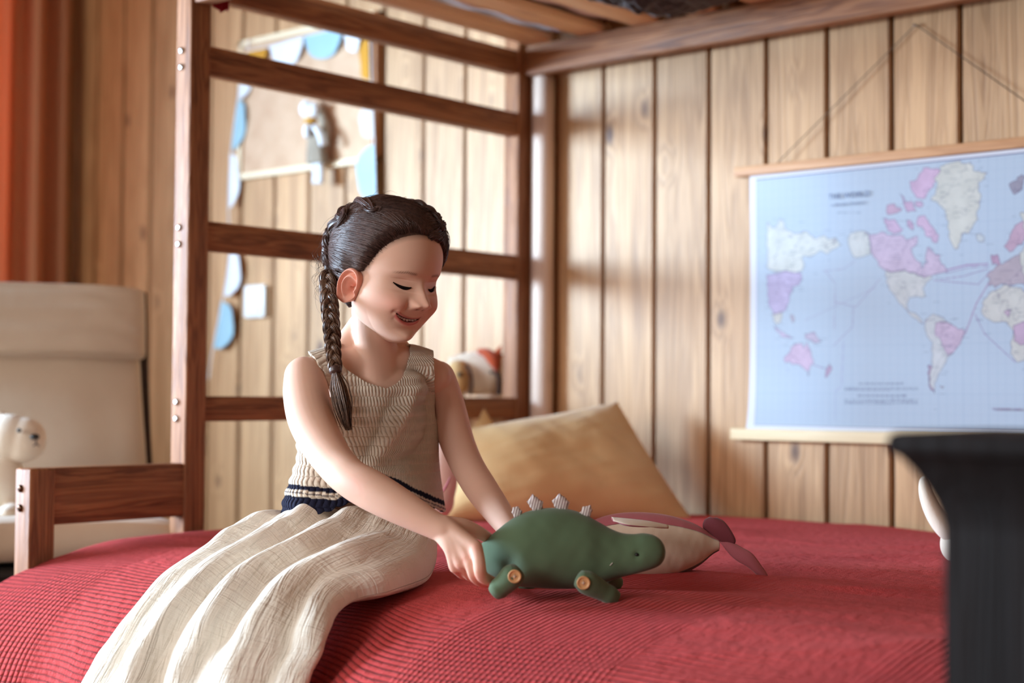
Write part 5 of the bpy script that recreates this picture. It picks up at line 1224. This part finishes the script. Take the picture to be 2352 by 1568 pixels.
# ---------------------------------------------------------------- pillows
def pillow(name, TL, TR, BR, BL, thick, mat, label, group=None, seed=0, n=90):
    c = [PD(*p) for p in (TL, TR, BR, BL)]; u = np.linspace(-1, 1, n); U, W = np.meshgrid(u, u, indexing='ij')
    s, t = (U+1)/2, (W+1)/2
    # edges bow inwards between the corners
    s2 = .5+(s-.5)*(1-.055*(1-W**2)); t2 = .5+(t-.5)*(1-.055*(1-U**2))
    P = (c[0]*((1-s2)*(1-t2))[..., None]+c[1]*(s2*(1-t2))[..., None]+c[2]*(s2*t2)[..., None]+c[3]*((1-s2)*t2)[..., None])
    nrm = np.cross(c[1]-c[0], c[3]-c[0]); nrm /= np.linalg.norm(nrm)
    if nrm@FW > 0: nrm = -nrm
    h = ((1-np.abs(U)**2.6)*(1-np.abs(W)**2.6))**.55*thick/2
    wr_ = .0035*fnoise(U*3, W*3, seed)+.0022*fnoise(U*7, W*7, seed+1); e = np.clip(h/thick*4, 0, 1)
    fr_ = P+nrm*(h+wr_*e)[..., None]; bk_ = P-nrm*(h*.8)[..., None]
    V = np.vstack([fr_.reshape(-1, 3), bk_.reshape(-1, 3)]); f = grid_faces(n, n); Fc = [list(q) for q in f]+[[i+n*n for i in q[::-1]] for q in f]
    o = mesh(name, V, Fc, mat); bm = bmesh.new(); bm.from_mesh(o.data); bmesh.ops.remove_doubles(bm, verts=bm.verts[:], dist=1e-5); bm.to_mesh(o.data); bm.free()
    tag(o, label, 'pillow', group); return o
pillow('pillow', (1082, 984, 3.10), (1418, 922, 3.20), (1602, 1206, 3.08), (1002, 1200, 2.98), .15, m_mustard, 'large mustard linen pillow leaning in the bed corner behind the toys', None, 4)
pillow('cushion', (1112, 936, 3.30), (1170, 1030, 3.30), (1130, 1150, 3.26), (1040, 1050, 3.24), .05, m_mustard, 'small tan cushion with only its corner showing above the large mustard pillow', None, 9, 40)
# pale plush lying between the girl and the pillow
pt = thing('plush_rabbit', 'pale pink plush toy half hidden behind the girl in front of the mustard pillow', 'soft toy', tuple(PD(1016, 1185, 2.72)))
s27 = 2.72/F
mesh('body', *blend([ellipsoid_data(PD(1014, 1090, 2.72), (38*s27, 34*s27, 84*s27), RM, 30, 40), ellipsoid_data(PD(1000, 1150, 2.72), (44*s27, 40*s27, 44*s27), RM, 30, 40)], .004), cloth('pale_pink_plush', srgb(232, 200, 186), srgb(222, 188, 176), 300, .5), pt)
tube('ribbon', [PD(1012, 1135, 2.615), PD(1024, 1118, 2.62), PD(1034, 1096, 2.635)], [.0012, .0022, .0012], m_rose, pt, n=14, seg=10)
# white plush behind the dark chest
wp = thing('plush_elephant', 'white plush toy with curved ear half hidden behind the dark chest', 'soft toy', tuple(PD(2230, 1290, 2.25)))
s22 = 2.25/F
mesh('body', *blend([ellipsoid_data(PD(2245, 1225, 2.25), (70*s22, 60*s22, 68*s22), RM, 30, 40), ellipsoid_data(PD(2190, 1250, 2.25), (30*s22, 40*s22, 40*s22), RM)], .004), m_plush, wp)
mesh('ear', *tube_data([PD(2127, 1094, 2.26), PD(2124, 1108, 2.26), PD(2130, 1140, 2.255), PD(2148, 1180, 2.25), PD(2172, 1212, 2.245), PD(2200, 1236, 2.24)], np.array([6, 13, 18, 22, 24, 20])*s22, n=40, seg=24), m_plush, wp)

# ---------------------------------------------------------------- dark chest in the foreground
dc = thing('chest_of_drawers', 'very dark wooden chest with moulded top edge standing close at the right', 'chest', (2.2, -1.56, 0))
bx0, bx1, byf, byb = 1.777, 2.7, -1.62, -1.50
def rectring(z, i): return [(bx0-i, byf-i, z), (bx1+i, byf-i, z), (bx1+i, byb+i*.3, z), (bx0-i, byb+i*.3, z)]
top = [(.690, .022), (.6925, .0265), (.697, .028), (.702, .0275), (.706, .025), (.707, .021)]
prof_ = [(.642, .0), (.650, .0015), (.660, .0045), (.670, .009), (.680, .0145), (.688, .020), (.690, .022)]
for nm, pr in (('body', [(.0, .0), (.3, .0), (.642, .0)]), ('cornice', prof_), ('top', top)):
    V = [p for z_, i in pr for p in rectring(z_, i)]; Fc = [list(f) for f in grid_faces(len(pr), 4, closed_v=True)]+[[3, 2, 1, 0], [len(V)-4, len(V)-3, len(V)-2, len(V)-1]]
    o = mesh(nm, V, Fc, m_dark, dc, smooth=False)
    if nm == 'body': dbox = o
for z0, z1 in ((.08, .33), (.36, .61)):
    d_ = box('drawer', (bx0+.06, byf-.010, z0), (bx1-.06, byf+.01, z1), m_dark, dc, .004)
    for x_ in (bx0+.22, bx1-.22): mesh('knob', *ellipsoid_data((x_, byf-.022, (z0+z1)/2), (.014, .014, .014), None, 14, 18), m_bronze, d_)
